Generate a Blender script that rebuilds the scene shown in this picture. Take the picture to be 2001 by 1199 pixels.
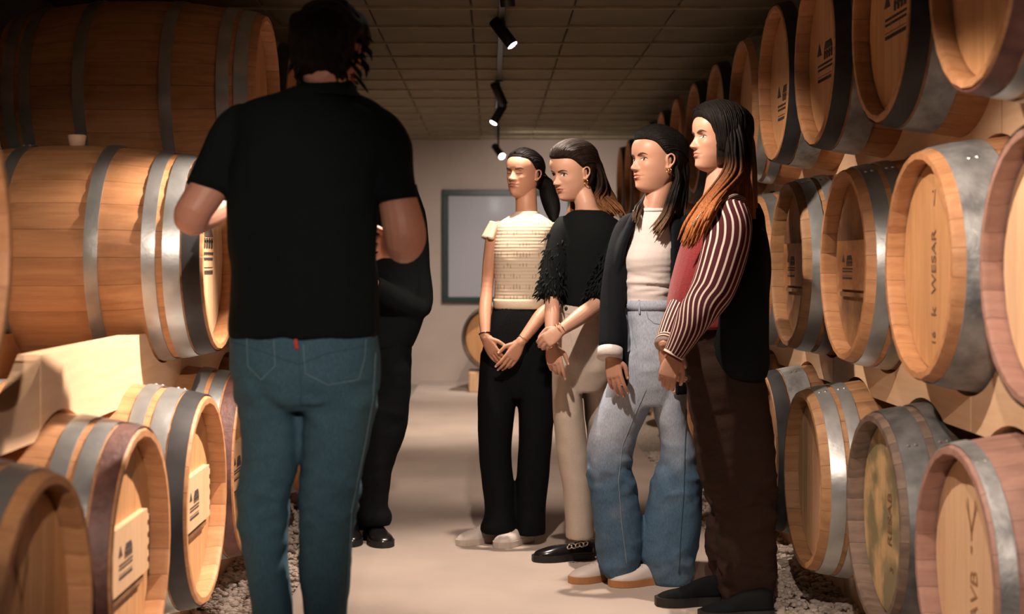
import bpy, bmesh, math, random
import numpy as np
from mathutils import Vector, Matrix, noise
from mathutils.bvhtree import BVHTree
PI = math.pi
random.seed(7)
sc = bpy.context.scene
for o in list(bpy.data.objects):
    bpy.data.objects.remove(o, do_unlink=True)
COL = sc.collection

# ------------------------------------------------------------------ camera
F = 2780.0            # focal length in pixels of a 2001 px wide frame
CZ = 1.2              # camera height
cam = bpy.data.cameras.new('camera'); camo = bpy.data.objects.new('camera', cam)
COL.objects.link(camo); sc.camera = camo
camo.location = (0, 0, CZ); camo.rotation_euler = (PI/2, 0, 0)
cam.sensor_width = 36; cam.lens = F/2001*36
cam.shift_x = 40/2001; cam.shift_y = -88/2001
cam.clip_start = 0.05; cam.clip_end = 60
cam.dof.use_dof = True; cam.dof.focus_distance = 5.3; cam.dof.aperture_fstop = 2.8

# ------------------------------------------------------------------ world, exposure
w = bpy.data.worlds.new('world'); sc.world = w; w.use_nodes = True
w.node_tree.nodes['Background'].inputs[0].default_value = (0.02, 0.03, 0.03, 1)
w.node_tree.nodes['Background'].inputs[1].default_value = 1.0
sc.view_settings.view_transform = 'Standard'; sc.view_settings.look = 'None'
sc.view_settings.gamma = 1.0; sc.view_settings.use_curve_mapping = False
sc.view_settings.exposure = 0.0
try:
    sc.cycles.max_bounces = 6; sc.cycles.diffuse_bounces = 4; sc.cycles.sample_clamp_indirect = 4
except Exception: pass

WARM = (1.0, 0.79, 0.65)
# track spots: (x, y, z of lamp, aim point, watts, cone degrees, blend, colour)
SPOTS = [
 (0.07, -0.60, 2.30, (-1.15, 4.3, 0.75), 420, 25, 0.7, WARM),
 (0.07,  0.60, 2.30, (1.45, 4.0, 0.55), 270, 32, 0.7, WARM),
 (0.07,  3.10, 2.30, (1.35, 3.6, 0.40), 140, 62, 0.6, WARM),
 (0.03,  4.40, 2.30, (-1.02, 3.85, 0.60), 520, 60, 0.6, WARM),
 (0.02,  4.30, 2.28, (0.56, 5.45, 0.85), 150, 84, 0.5, WARM),
 (0.06,  5.90, 2.34, (0.25, 5.2, 0.0), 190, 78, 0.7, WARM),
 (0.06,  7.10, 2.34, (0.15, 8.2, 0.0), 110, 72, 0.8, WARM),
 (0.05,  9.50, 2.32, (-0.7, 10.6, 0.6), 90, 95, 0.8, WARM),
 (0.05, 10.40, 2.28, (-0.3, 11.2, 0.0), 190, 120, 0.8, WARM),
 (0.06, 12.60, 2.18, (-0.1, 14.3, 1.0), 160, 150, 0.8, (1.0, 0.84, 0.74)),
]

# ------------------------------------------------------------------ helpers
def W(px, py, Y):
    "world point seen at pixel (px, py) of the 2001x1199 photo at depth Y"
    return Vector(((px-960)*Y/F, Y, CZ-(py-512)*Y/F))

def nt(name):
    m = bpy.data.materials.new(name); m.use_nodes = True
    t = m.node_tree; b = t.nodes['Principled BSDF']
    return m, t, b
def simple(name, col, rough=0.7, metal=0.0, spec=0.5, emit=None, es=0, noise_amt=0.0, nscale=20, bump=0.0, bscale=60, stretch=(1,1,1), sheen=0.0, coords='Object', sss=0):
    m, t, b = nt(name)
    b.inputs['Base Color'].default_value = (*col, 1); b.inputs['Roughness'].default_value = rough
    b.inputs['Metallic'].default_value = metal; b.inputs['Specular IOR Level'].default_value = spec
    if sheen: b.inputs['Sheen Weight'].default_value = sheen; b.inputs['Sheen Roughness'].default_value = .5
    if sss:
        b.inputs['Subsurface Weight'].default_value = sss; b.inputs['Subsurface Radius'].default_value = (.012, .005, .003); b.inputs['Subsurface Scale'].default_value = 1.0
    if emit: b.inputs['Emission Color'].default_value = (*emit, 1); b.inputs['Emission Strength'].default_value = es
    if noise_amt or bump:
        tc = t.nodes.new('ShaderNodeTexCoord'); mp = t.nodes.new('ShaderNodeMapping')
        mp.inputs['Scale'].default_value = stretch
        t.links.new(tc.outputs[coords], mp.inputs['Vector'])
    if noise_amt:
        n = t.nodes.new('ShaderNodeTexNoise'); n.inputs['Scale'].default_value = nscale; n.inputs['Detail'].default_value = 5
        t.links.new(mp.outputs[0], n.inputs['Vector'])
        mx = t.nodes.new('ShaderNodeMix'); mx.data_type = 'RGBA'
        mx.inputs[6].default_value = (*[c*(1-noise_amt) for c in col], 1); mx.inputs[7].default_value = (*[min(1, c*(1+noise_amt)) for c in col], 1)
        cr = t.nodes.new('ShaderNodeMapRange'); cr.inputs[1].default_value = .3; cr.inputs[2].default_value = .7
        t.links.new(n.outputs['Fac'], cr.inputs[0]); t.links.new(cr.outputs[0], mx.inputs[0])
        t.links.new(mx.outputs[2], b.inputs['Base Color'])
    if bump:
        n2 = t.nodes.new('ShaderNodeTexNoise'); n2.inputs['Scale'].default_value = bscale; n2.inputs['Detail'].default_value = 4
        t.links.new(mp.outputs[0], n2.inputs['Vector'])
        bp = t.nodes.new('ShaderNodeBump'); bp.inputs['Strength'].default_value = bump; bp.inputs['Distance'].default_value = .01
        t.links.new(n2.outputs['Fac'], bp.inputs['Height']); t.links.new(bp.outputs[0], b.inputs['Normal'])
    return m
def wood(name, c1, c2, stretch=(1.2, 14, 14), rough=0.55, rnd=0.18, stain=None, stain_amt=0.5, stain_scale=3.0):
    "long-grained wood; grain along local X; every plank differs a little"
    m, t, b = nt(name)
    tc = t.nodes.new('ShaderNodeTexCoord'); mp = t.nodes.new('ShaderNodeMapping'); mp.inputs['Scale'].default_value = stretch
    oi = t.nodes.new('ShaderNodeObjectInfo')
    ad = t.nodes.new('ShaderNodeVectorMath'); ad.operation = 'ADD'
    mu = t.nodes.new('ShaderNodeMath'); mu.operation = 'MULTIPLY'; mu.inputs[1].default_value = 37
    t.links.new(oi.outputs['Random'], mu.inputs[0])
    t.links.new(tc.outputs['Object'], ad.inputs[0]); t.links.new(mu.outputs[0], ad.inputs[1])
    t.links.new(ad.outputs[0], mp.inputs['Vector'])
    n = t.nodes.new('ShaderNodeTexNoise'); n.inputs['Scale'].default_value = 3; n.inputs['Detail'].default_value = 8; n.inputs['Roughness'].default_value = .6; n.inputs['Distortion'].default_value = .4
    t.links.new(mp.outputs[0], n.inputs['Vector'])
    cr = t.nodes.new('ShaderNodeMapRange'); cr.inputs[1].default_value = .3; cr.inputs[2].default_value = .7
    t.links.new(n.outputs['Fac'], cr.inputs[0])
    mx = t.nodes.new('ShaderNodeMix'); mx.data_type = 'RGBA'; mx.inputs[6].default_value = (*c1, 1); mx.inputs[7].default_value = (*c2, 1)
    t.links.new(cr.outputs[0], mx.inputs[0])
    hs = t.nodes.new('ShaderNodeHueSaturation')
    r = t.nodes.new('ShaderNodeMapRange'); r.inputs[3].default_value = 1-rnd/2; r.inputs[4].default_value = 1+rnd/2
    t.links.new(oi.outputs['Random'], r.inputs[0]); t.links.new(r.outputs[0], hs.inputs['Value']); t.links.new(mx.outputs[2], hs.inputs['Color'])
    last = hs.outputs[0]
    if stain:
        n3 = t.nodes.new('ShaderNodeTexNoise'); n3.inputs['Scale'].default_value = stain_scale; n3.inputs['Detail'].default_value = 6
        t.links.new(tc.outputs['Object'], n3.inputs['Vector'])
        c3 = t.nodes.new('ShaderNodeMapRange'); c3.inputs[1].default_value = .62-stain_amt*.3; c3.inputs[2].default_value = .72-stain_amt*.2
        t.links.new(n3.outputs['Fac'], c3.inputs[0])
        m3 = t.nodes.new('ShaderNodeMix'); m3.data_type = 'RGBA'; m3.inputs[7].default_value = (*stain, 1)
        t.links.new(c3.outputs[0], m3.inputs[0]); t.links.new(last, m3.inputs[6]); last = m3.outputs[2]
    t.links.new(last, b.inputs['Base Color'])
    b.inputs['Roughness'].default_value = rough; b.inputs['Specular IOR Level'].default_value = .35
    bp = t.nodes.new('ShaderNodeBump'); bp.inputs['Strength'].default_value = .12; bp.inputs['Distance'].default_value = .004
    t.links.new(n.outputs['Fac'], bp.inputs['Height']); t.links.new(bp.outputs[0], b.inputs['Normal'])
    return m

M = {}
M['oak'] = wood('oak_stave', (.38, .175, .075), (.54, .285, .135), stain=(.22, .09, .035), stain_amt=.25)
M['oak_weathered'] = wood('oak_weathered', (.12, .085, .065), (.23, .16, .12), rough=.7, stain=(.07, .05, .045), stain_amt=.7)
M['oak_pinkish'] = wood('oak_wine_stained', (.27, .145, .115), (.38, .22, .17), rough=.6, stain=(.17, .095, .075), stain_amt=.5)
M['oak_brown'] = wood('oak_brown', (.24, .12, .055), (.36, .20, .09), rough=.6, stain=(.12, .06, .035), stain_amt=.4)
M['head'] = wood('head_oak', (.50, .255, .11), (.62, .35, .165), stretch=(14, 14, 1.2), rnd=.16)
M['head_pale'] = wood('head_oak_pale', (.62, .39, .22), (.72, .49, .30), stretch=(14, 14, 1.2), rnd=.12)
M['head_mossy'] = wood('head_oak_mossy', (.50, .34, .16), (.60, .42, .22), stretch=(14, 14, 1.2), rnd=.2, stain=(.22, .19, .10), stain_amt=.75, stain_scale=9)
M['hoop'] = simple('galvanised_steel', (.42, .44, .44), .36, .75, noise_amt=.22, nscale=9, bump=.1, bscale=30)
M['hoop_worn'] = simple('worn_galvanised_steel', (.30, .31, .31), .5, .45, noise_amt=.45, nscale=12, bump=.3, bscale=40)
M['hoop_dull'] = simple('tarnished_steel', (.13, .135, .135), .5, .5, noise_amt=.5, nscale=14)
M['band_black'] = simple('black_painted_chime', (.018, .018, .02), .55, noise_amt=.4)
M['band_wine'] = simple('wine_stained_chime', (.13, .055, .045), .55, noise_amt=.5, nscale=14, bump=.2)
M['rivet'] = simple('rivet_steel', (.6, .6, .6), .3, .9)
M['rack'] = wood('pine_board', (.68, .45, .26), (.78, .55, .36), stretch=(14, 1.0, 14), rnd=.1)
M['stamp'] = simple('branding_ink', (.05, .035, .03), .8)
M['stamp_mid'] = simple('worn_branding', (.17, .085, .045), .8)
M['stamp_light'] = simple('faint_branding', (.30, .16, .07), .8)
M['cork'] = simple('bung_silicone', (.72, .50, .33), .6)
M['ceil'] = simple('ceiling_panel', (.235, .205, .135), .95, noise_amt=.14, nscale=2.2, bump=.25, bscale=35)
M['ceil_lit_ridge'] = simple('lit_ridge_strip', (.48, .42, .29), .9, noise_amt=.25, nscale=6)  # pale tint paints in the light that panel ridges catch
M['plaster'] = simple('plaster', (.53, .45, .395), .95, noise_amt=.06, nscale=3)
M['wall_dark'] = simple('shaded_plaster', (.30, .27, .23), .95, noise_amt=.1, nscale=3)  # same plaster as the back wall, dimness painted into its colour
M['concrete'] = simple('screed_floor', (.50, .425, .37), .55, noise_amt=.10, nscale=2.4, bump=.08, bscale=12)
M['ground'] = simple('gravel_bed', (.32, .28, .24), .95, noise_amt=.4, nscale=60)
M['stone'] = simple('pebbles', (.56, .49, .43), .8, noise_amt=.3, nscale=18)
M['black_metal'] = simple('black_track', (.012, .013, .014), .4, .2)
M['lens'] = simple('lamp_lens', (.9, .9, .85), .3, emit=(.92, 1.0, .96), es=40)
M['frame_green'] = simple('window_frame_paint', (.016, .042, .042), .45)
M['glass'] = simple('frosted_pane', (.46, .47, .52), .6, spec=.2, noise_amt=.03, nscale=2)
M['glass'].node_tree.nodes['Principled BSDF'].inputs['Coat Weight'].default_value = 1; M['glass'].node_tree.nodes['Principled BSDF'].inputs['Coat Roughness'].default_value = .07

def mesh_from(name, verts, faces, mat, smooth=False):
    me = bpy.data.meshes.new(name); me.from_pydata([tuple(v) for v in verts], [], faces); me.update()
    if mat: me.materials.append(mat)
    if smooth: me.polygons.foreach_set('use_smooth', [True]*len(me.polygons))
    return me
def link(name, me, parent=None, loc=None, rot=None):
    o = bpy.data.objects.new(name, me); COL.objects.link(o)
    if parent is not None: o.parent = parent
    if loc is not None: o.location = loc
    if rot is not None: o.rotation_euler = rot
    return o
def empty(name, label, cat, loc=(0, 0, 0), rotz=0, group=None):
    o = bpy.data.objects.new(name, None); COL.objects.link(o); o.location = loc; o.rotation_euler = (0, 0, rotz)
    o.empty_display_size = .1
    tag(o, label, cat, group); return o
def tag(o, label=None, cat=None, group=None, kind=None):
    if label: o['label'] = label
    if cat: o['category'] = cat
    if group: o['group'] = group
    if kind: o['kind'] = kind
    return o
def boxmesh(name, x0, x1, y0, y1, z0, z1, mat, bev=0.0):
    bm = bmesh.new(); bmesh.ops.create_cube(bm, size=1)
    for v in bm.verts:
        v.co = Vector(((x0+x1)/2+v.co.x*(x1-x0), (y0+y1)/2+v.co.y*(y1-y0), (z0+z1)/2+v.co.z*(z1-z0)))
    if bev: bmesh.ops.bevel(bm, geom=bm.edges[:], offset=bev, segments=1, affect='EDGES')
    me = bpy.data.meshes.new(name); bm.to_mesh(me); bm.free(); me.materials.append(mat); return me
def prism(name, poly, axis, a0, a1, mat):
    "extrude a 2D polygon; axis 'X': poly=(y,z); 'Y': poly=(x,z); 'Z': poly=(x,y)"
    n = len(poly)
    def P(p, a): return {'X': (a, p[0], p[1]), 'Y': (p[0], a, p[1]), 'Z': (p[0], p[1], a)}[axis]
    bm = bmesh.new()
    A = [bm.verts.new(P(p, a0)) for p in poly]; B = [bm.verts.new(P(p, a1)) for p in poly]
    bm.faces.new(A); bm.faces.new(B[::-1])
    for i in range(n): bm.faces.new((A[i], B[i], B[(i+1) % n], A[(i+1) % n]))
    bmesh.ops.recalc_face_normals(bm, faces=bm.faces[:])
    bmesh.ops.triangulate(bm, faces=[f for f in bm.faces if len(f.verts) > 4])
    me = bpy.data.meshes.new(name); bm.to_mesh(me); bm.free(); me.materials.append(mat); return me
def lathe_x(name, prof, seg, mat, smooth=True, closed=True):
    "revolve (x, r) profile about local X"
    v, f = [], []
    n = len(prof)
    for i in range(seg):
        a = 2*PI*i/seg; c, s = math.cos(a), math.sin(a)
        for x, r in prof: v.append((x, r*c, r*s))
    for i in range(seg):
        j = (i+1) % seg
        for k in range(n if closed else n-1):
            k2 = (k+1) % n
            f.append((i*n+k, i*n+k2, j*n+k2, j*n+k))
    me = mesh_from(name, v, f, mat, smooth)
    bm = bmesh.new(); bm.from_mesh(me); bmesh.ops.recalc_face_normals(bm, faces=bm.faces[:]); bm.to_mesh(me); bm.free()
    return me

# ------------------------------------------------------------------ room shell
XL, XR, YB, YF, ZC = -2.10, 2.40, 14.3, -2.2, 2.44
PATH_L, PATH_R = -0.72, 0.96
o = link('floor', boxmesh('floor', PATH_L, PATH_R, YF, YB, -.12, 0, M['concrete'], .004)); tag(o, kind='structure')
for nm, a, b_ in (('floor_gravel_left', XL, PATH_L-.001), ('floor_gravel_right', PATH_R+.001, XR)):
    o = link(nm, boxmesh(nm, a, b_, YF, YB, -.12, -.03, M['ground'])); tag(o, kind='structure')
o = link('ceiling', boxmesh('ceiling', XL, XR, YF, YB, ZC+.02, ZC+.12, M['ceil'])); tag(o, kind='structure'); ceiling = o
pw, pd = .50, .545
pm = boxmesh('ceiling_panel', -pw/2+.004, pw/2-.004, -pd/2+.006, pd/2-.006, 0, .03, M['ceil'], .004)
sm_ = boxmesh('lit_ridge_strip', XL, XR, -.008, .008, -.005, .02, M['ceil_lit_ridge'])
y = 3.6; rows = 0
while y < YB-.1:
    for k in range(9):
        x = XL+.25+.0+k*pw
        if x+pw/2 > XR+.01: continue
        p = link('ceiling_panel', pm, ceiling, (x, y+pd/2, ZC-.01+random.uniform(-.003, .003)))
    link('lit_ridge_strip', sm_, ceiling, (0, y+random.uniform(-.004, .004), ZC-.016), (0, 0, random.uniform(-.002, .002)))
    y += pd; rows += 1
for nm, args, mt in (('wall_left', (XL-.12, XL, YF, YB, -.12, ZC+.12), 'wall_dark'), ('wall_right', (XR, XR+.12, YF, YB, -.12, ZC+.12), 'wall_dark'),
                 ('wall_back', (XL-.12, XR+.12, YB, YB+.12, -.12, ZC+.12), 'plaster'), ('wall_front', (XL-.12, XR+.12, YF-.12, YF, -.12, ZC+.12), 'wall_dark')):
    o = link(nm, boxmesh(nm, *args, M[mt])); tag(o, kind='structure')
# window in the back wall: dark green frame, milky pane
wx0, wz0 = (864-960)*YB/F, CZ-(590-512)*YB/F
wx1, wz1 = wx0+1.32, CZ-(371-512)*YB/F
win = bpy.data.objects.new('window_1', None); COL.objects.link(win); win.location = (wx0, YB, wz0); tag(win, kind='structure')
ww, wh, ft = wx1-wx0, wz1-wz0, .062
for nm, a in (('frame_rail', (0, ww, -.05, .0, 0, .05)), ('frame_rail', (0, ww, -.05, 0, wh-ft, wh)), ('frame_stile', (0, ft, -.05, 0, .05, wh-ft)), ('frame_stile', (ww-ft, ww, -.05, 0, .05, wh-ft))):
    link(nm, boxmesh(nm, *a, M['frame_green'], .004), win)
link('pane', boxmesh('pane', ft, ww-ft, -.022, -.012, .05, wh-ft, M['glass']), win)
# gravel pebbles along both edges of the path (loose stones nobody could count)
def gravel(nm, x0, x1, n, seed, label):
    rnd = random.Random(seed); t = (1+5**.5)/2
    base = [Vector(v).normalized() for v in [(-1, t, 0), (1, t, 0), (-1, -t, 0), (1, -t, 0), (0, -1, t), (0, 1, t), (0, -1, -t), (0, 1, -t), (t, 0, -1), (t, 0, 1), (-t, 0, -1), (-t, 0, 1)]]
    fc = [(0, 11, 5), (0, 5, 1), (0, 1, 7), (0, 7, 10), (0, 10, 11), (1, 5, 9), (5, 11, 4), (11, 10, 2), (10, 7, 6), (7, 1, 8), (3, 9, 4), (3, 4, 2), (3, 2, 6), (3, 6, 8), (3, 8, 9), (4, 9, 5), (2, 4, 11), (6, 2, 10), (8, 6, 7), (9, 8, 1)]
    v, f = [], []
    for i in range(n):
        y = rnd.uniform(2.9, 9.0); x = rnd.uniform(x0, x1); r = rnd.uniform(.006, .017)
        q = Matrix.Rotation(rnd.uniform(0, 6.3), 3, 'Z') @ Matrix.Rotation(rnd.uniform(0, 6.3), 3, 'X')
        sx, sy = rnd.uniform(.8, 1.4), rnd.uniform(.7, 1.1); z = -.03+r*.6+rnd.uniform(0, .018)
        b0 = len(v)
        for p in base:
            k = q @ p; v.append((x+k.x*r*sx, y+k.y*r*sy, z+k.z*r*.7))
        f += [tuple(b0+a for a in tri) for tri in fc]
    o = link(nm, mesh_from(nm, v, f, M['stone'])); tag(o, label, 'gravel', kind='stuff')
gravel('gravel', PATH_L-.55, PATH_L-.005, 9000, 3, 'pale loose gravel beside the path under the left barrels')
gravel('gravel', PATH_R+.005, PATH_R+.6, 10000, 4, 'pale loose gravel beside the path under the right barrels')

# ------------------------------------------------------------------ barrels
HL = .46                                    # half length
RB, RE = .35, .297
NS = 26
def rad(x): return RB-(RB-RE)*(x/HL)**2
_cache = {}
def stave_mesh(mat):
    k = ('stave', mat)
    if k in _cache: return _cache[k]
    a = PI/NS-.0016; xs = [-HL, -HL+.012, -.36, -.22, -.08, .08, .22, .36, HL-.012, HL]
    v, f = [], []
    for i, x in enumerate(xs):
        ro = rad(x)-(.004 if i in (0, 9) else 0); ri = ro-(.014 if i in (0, 9) else .026)
        for r, t in ((ro, -a), (ro+.0022, 0), (ro, a), (ri, a), (ri, -a)):
            v.append((x, r*math.sin(t), r*math.cos(t)))
    n = 5
    for i in range(len(xs)-1):
        for k_ in range(n):
            k2 = (k_+1) % n; f.append((i*n+k_, i*n+k2, (i+1)*n+k2, (i+1)*n+k_))
    f.append((4, 3, 2, 1, 0)); e = (len(xs)-1)*n; f.append((e, e+1, e+2, e+3, e+4))
    me = mesh_from('stave', v, f, M[mat]); _cache[k] = me
    bm = bmesh.new(); bm.from_mesh(me); bmesh.ops.recalc_face_normals(bm, faces=bm.faces[:]); bm.to_mesh(me); bm.free()
    for p in me.polygons: p.use_smooth = len(p.vertices) == 4
    for e_ in me.edges: pass
    try:
        me.set_sharp_from_angle(angle=math.radians(35))
    except Exception: pass
    return me
def staves_joined(mat):
    k = ('staves', mat)
    if k in _cache: return _cache[k]
    s = stave_mesh(mat); bm = bmesh.new()
    for i in range(NS):
        b0 = len(bm.verts); t = bmesh.new(); t.from_mesh(s); bmesh.ops.rotate(t, verts=t.verts, matrix=Matrix.Rotation(2*PI*i/NS, 3, 'X'))
        tmp = bpy.data.meshes.new('t'); t.to_mesh(tmp); t.free(); bm.from_mesh(tmp); bpy.data.meshes.remove(tmp)
    me = bpy.data.meshes.new('staves'); bm.to_mesh(me); bm.free(); me.materials.append(M[mat]); _cache[k] = me; return me
NB = 7; RH = .272; XH = HL-.048
def head_board(i, mat):
    k = ('hb', i, mat)
    if k in _cache: return _cache[k]
    w_ = 2*RH/NB; y0 = -RH+i*w_+.0008; y1 = -RH+(i+1)*w_-.0008
    pts = []
    for j in range(5):
        y = y0+(y1-y0)*j/4; pts.append((y, math.sqrt(max(0, RH*RH-y*y))))
    for j in range(5):
        y = y1+(y0-y1)*j/4; pts.append((y, -math.sqrt(max(0, RH*RH-y*y))))
    me = prism('head_board', pts, 'X', XH-.022, XH, M[mat]); _cache[k] = me; return me
def head_disc(mat):
    k = ('hd', mat)
    if k in _cache: return _cache[k]
    pts = [(RH*math.cos(2*PI*i/40), RH*math.sin(2*PI*i/40)) for i in range(40)]
    me = prism('head', pts, 'X', XH-.022, XH, M[mat]); _cache[k] = me; return me
def hoop_mesh(x0, x1, mat, th=.003):
    k = ('hoop', x0, x1, mat)
    if k in _cache: return _cache[k]
    g = .0022
    prof = [(x0, rad(x0)+g), (x0, rad(x0)+g+th), ((x0+x1)/2, rad((x0+x1)/2)+g+th+.0006), (x1, rad(x1)+g+th), (x1, rad(x1)+g)]
    me = lathe_x('hoop', prof, 56, M[mat]); 
    try: me.set_sharp_from_angle(angle=math.radians(40))
    except Exception: pass
    _cache[k] = me; return me
rivet_me = None
def rivet():
    global rivet_me
    if rivet_me is None:
        bm = bmesh.new(); bmesh.ops.create_uvsphere(bm, u_segments=8, v_segments=4, radius=.006)
        for v in bm.verts: v.co.z *= .6
        rivet_me = bpy.data.meshes.new('rivet'); bm.to_mesh(rivet_me); bm.free(); rivet_me.materials.append(M['rivet'])
    return rivet_me
HOOPS = {
 # (x0, x1, material key, name)
 'double': [(.385, .432, 'hoop', 'hoop'), (.325, .368, 'hoop', 'hoop'), (.13, .172, 'hoop', 'hoop')],
 'chime_black': [(.405, .457, 'band_black', 'chime_band'), (.315, .398, 'hoop_worn', 'hoop'), (.13, .172, 'hoop', 'hoop')],
 'chime_wine': [(.41, .455, 'band_wine', 'chime_band'), (.362, .403, 'hoop', 'hoop'), (.305, .345, 'hoop', 'hoop'), (.13, .172, 'hoop', 'hoop')],
 'chime_dark3': [(.40, .452, 'band_black', 'chime_band'), (.345, .395, 'hoop', 'hoop'), (.285, .325, 'hoop', 'hoop'), (.12, .16, 'hoop', 'hoop')],
 'wide': [(.31, .43, 'hoop_worn', 'hoop'), (.13, .172, 'hoop_worn', 'hoop')],
 'dull': [(.37, .44, 'hoop_dull', 'hoop'), (.30, .345, 'hoop_dull', 'hoop'), (.13, .17, 'hoop_dull', 'hoop')],
 'plain': [(.415, .452, 'hoop_worn', 'hoop'), (.12, .16, 'hoop_worn', 'hoop')],
}
def text_mesh(s, size, mat, extr=.0006):
    c = bpy.data.curves.new('stamp', 'FONT'); c.body = s; c.size = size; c.align_x = 'CENTER'; c.align_y = 'CENTER'; c.extrude = extr
    o = bpy.data.objects.new('t', c); COL.objects.link(o)
    dg = bpy.context.evaluated_depsgraph_get(); me = bpy.data.meshes.new_from_object(o.evaluated_get(dg))
    bpy.data.objects.remove(o, do_unlink=True); me.materials.clear(); me.materials.append(M[mat]); return me
HEADROT = Matrix(((0, 0, 1), (1, 0, 0), (0, 1, 0)))        # plane x->Y, y->Z, z->X
def on_head(o, y, z, rot=0, x=None):
    x = XH+.0012 if x is None else x
    o.matrix_local = Matrix.Translation((x, y, z)) @ (HEADROT @ Matrix.Rotation(rot, 3, 'Z')).to_4x4()
_logo = {}
def logo_mesh(sz, mat='stamp', full=True):
    "triangle, a gabled cellar house with openings, and rows of small lettering bars"
    k = (sz, mat, full)
    if k in _logo: return _logo[k]
    bm = bmesh.new()
    def poly(pts):
        vs = [bm.verts.new((x*sz*1.15, y*sz*.62, 0)) for x, y in pts]; bm.faces.new(vs)
    poly([(-.55, .15), (-.25, .15), (-.40, .55)])                         # triangle
    poly([(-.05, .25), (.55, .25), (.44, .50), (.06, .50)])               # roof
    for i in range(4):                                                    # pillars between arched openings
        x = -.05+i*.165; poly([(x, -.05), (x+.09, -.05), (x+.09, .22), (x, .22)])
    poly([(-.05, .10), (.55, .10), (.55, .16), (-.05, .16)])
    if full:
        rnd = random.Random(5)
        for r_, (z0, h) in enumerate(((-.22, .07), (-.36, .07), (-.55, .012), (-.72, .10))):
            x = -.5
            while x < .55:
                w_ = rnd.uniform(.04, .10) if h > .02 else 1.05
                poly([(x, z0), (min(.57, x+w_), z0), (min(.57, x+w_), z0+h), (x, z0+h)]); x += w_+.03
    r = bmesh.ops.extrude_face_region(bm, geom=bm.faces[:])
    for v in r['geom']:
        if isinstance(v, bmesh.types.BMVert): v.co.z += .001
    bmesh.ops.recalc_face_normals(bm, faces=bm.faces[:])
    me = bpy.data.meshes.new('stamp'); bm.to_mesh(me); bm.free(); me.materials.append(M[mat]); _logo[k] = me; return me
def label_board(h=.155, w_=.36, mat='head_pale'):
    "a board across the head with a toothed right edge"
    k = ('lb', h, w_, mat)
    if k in _cache: return _cache[k]
    pts = [(-w_/2, -h/2), (w_/2-.012, -h/2)]
    n = 5
    for i in range(n):
        z0 = -h/2+h*i/n; z1 = z0+h/n
        a, b2 = (w_/2, w_/2-.013)
        pts += [(a, z0+h/n*.08), (a, z0+h/n*.55), (b2, z0+h/n*.62), (b2, z1-h/n*.02)]
    pts += [(w_/2-.012, h/2), (-w_/2, h/2)]
    me = prism('label_board', pts, 'X', 0, .018, M[mat]); _cache[k] = me; return me
def barrel(side, xh, y, zc, style='double', body='oak', headm='head', label='', group=None, roll=0.0, detail=True, bung=False, board=False, stamp=None, headroll=0.0, tilt=0.0, yaw=0.0):
    cx = side*(xh+HL)
    t = empty('wine_barrel', label, 'barrel', (cx, y, zc-RB), (PI if side > 0 else 0)+yaw, group)
    Z = RB
    if detail:
        sm = stave_mesh(body)
        for i in range(NS):
            link('stave', sm, t, (0, 0, Z), (roll+2*PI*i/NS, 0, 0))
        for i in range(NB):
            link('head_board', head_board(i, headm), t, (0, 0, Z), (headroll, 0, 0))
    else:
        o = link('staves', staves_joined(body), t, (0, 0, Z), (roll, 0, 0)); o['kind'] = 'stuff'
        link('head', head_disc(headm), t, (0, 0, Z), (headroll, 0, 0))
    link('head', head_disc('oak_brown'), t, (0, 0, Z), (0, 0, PI))
    for (x0, x1, m_, nm) in HOOPS[style]:
        for sgn in (1, -1):
            h = link(nm, hoop_mesh(x0, x1, m_), t, (0, 0, Z), (0, 0, 0 if sgn > 0 else PI))
            if nm == 'chime_band': h.name = 'chime_band'
            if detail and m_.startswith('hoop'):
                for dd in (-.012, .012):
                    xx = (x0+x1)/2+dd*.8; ang = roll*3+.12
                    rr = rad(xx)+.006
                    link('rivet', rivet(), h, (xx, rr*math.sin(ang), rr*math.cos(ang)), (-ang, 0, 0))
    if bung:
        me = lathe_x('bung', [(0, 0.0001), (0, .024), (.035, .030), (.038, .027), (.038, .0001)], 20, M['cork'], closed=False)
        link('bung', me, t, (0, 0, Z+RB-.004), (0, -PI/2, 0))
    if board:
        lb = link('label_board', label_board(mat='head_pale' if side < 0 else 'oak'), t); lb.matrix_local = Matrix.Translation((XH, 0, Z))@Matrix.Rotation(headroll, 4, 'X')  # right boards take a darker wood: their partial shadow put into the colour
        s = link('stamp', logo_mesh(.10), lb); s.matrix_local = Matrix.Translation((.0182, -.05, 0)) @ HEADROT.to_4x4()
        cl = link('cleat', boxmesh('cleat', 0, .012, -.17, .15, -.10, -.086, M['oak_brown']), t); cl.matrix_local = Matrix.Translation((XH, 0, Z))@Matrix.Rotation(headroll, 4, 'X')
    if stamp:
        for kind_, arg, yy, zz, size, rot, mt in stamp:
            me = logo_mesh(size, mt) if kind_ == 'logo' else (text_mesh(arg, size, mt) if kind_ == 'text' else antler_mesh(size, mt))
            s = link('stamp', me, t); on_head(s, yy, zz+Z, rot)
    return t
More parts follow.
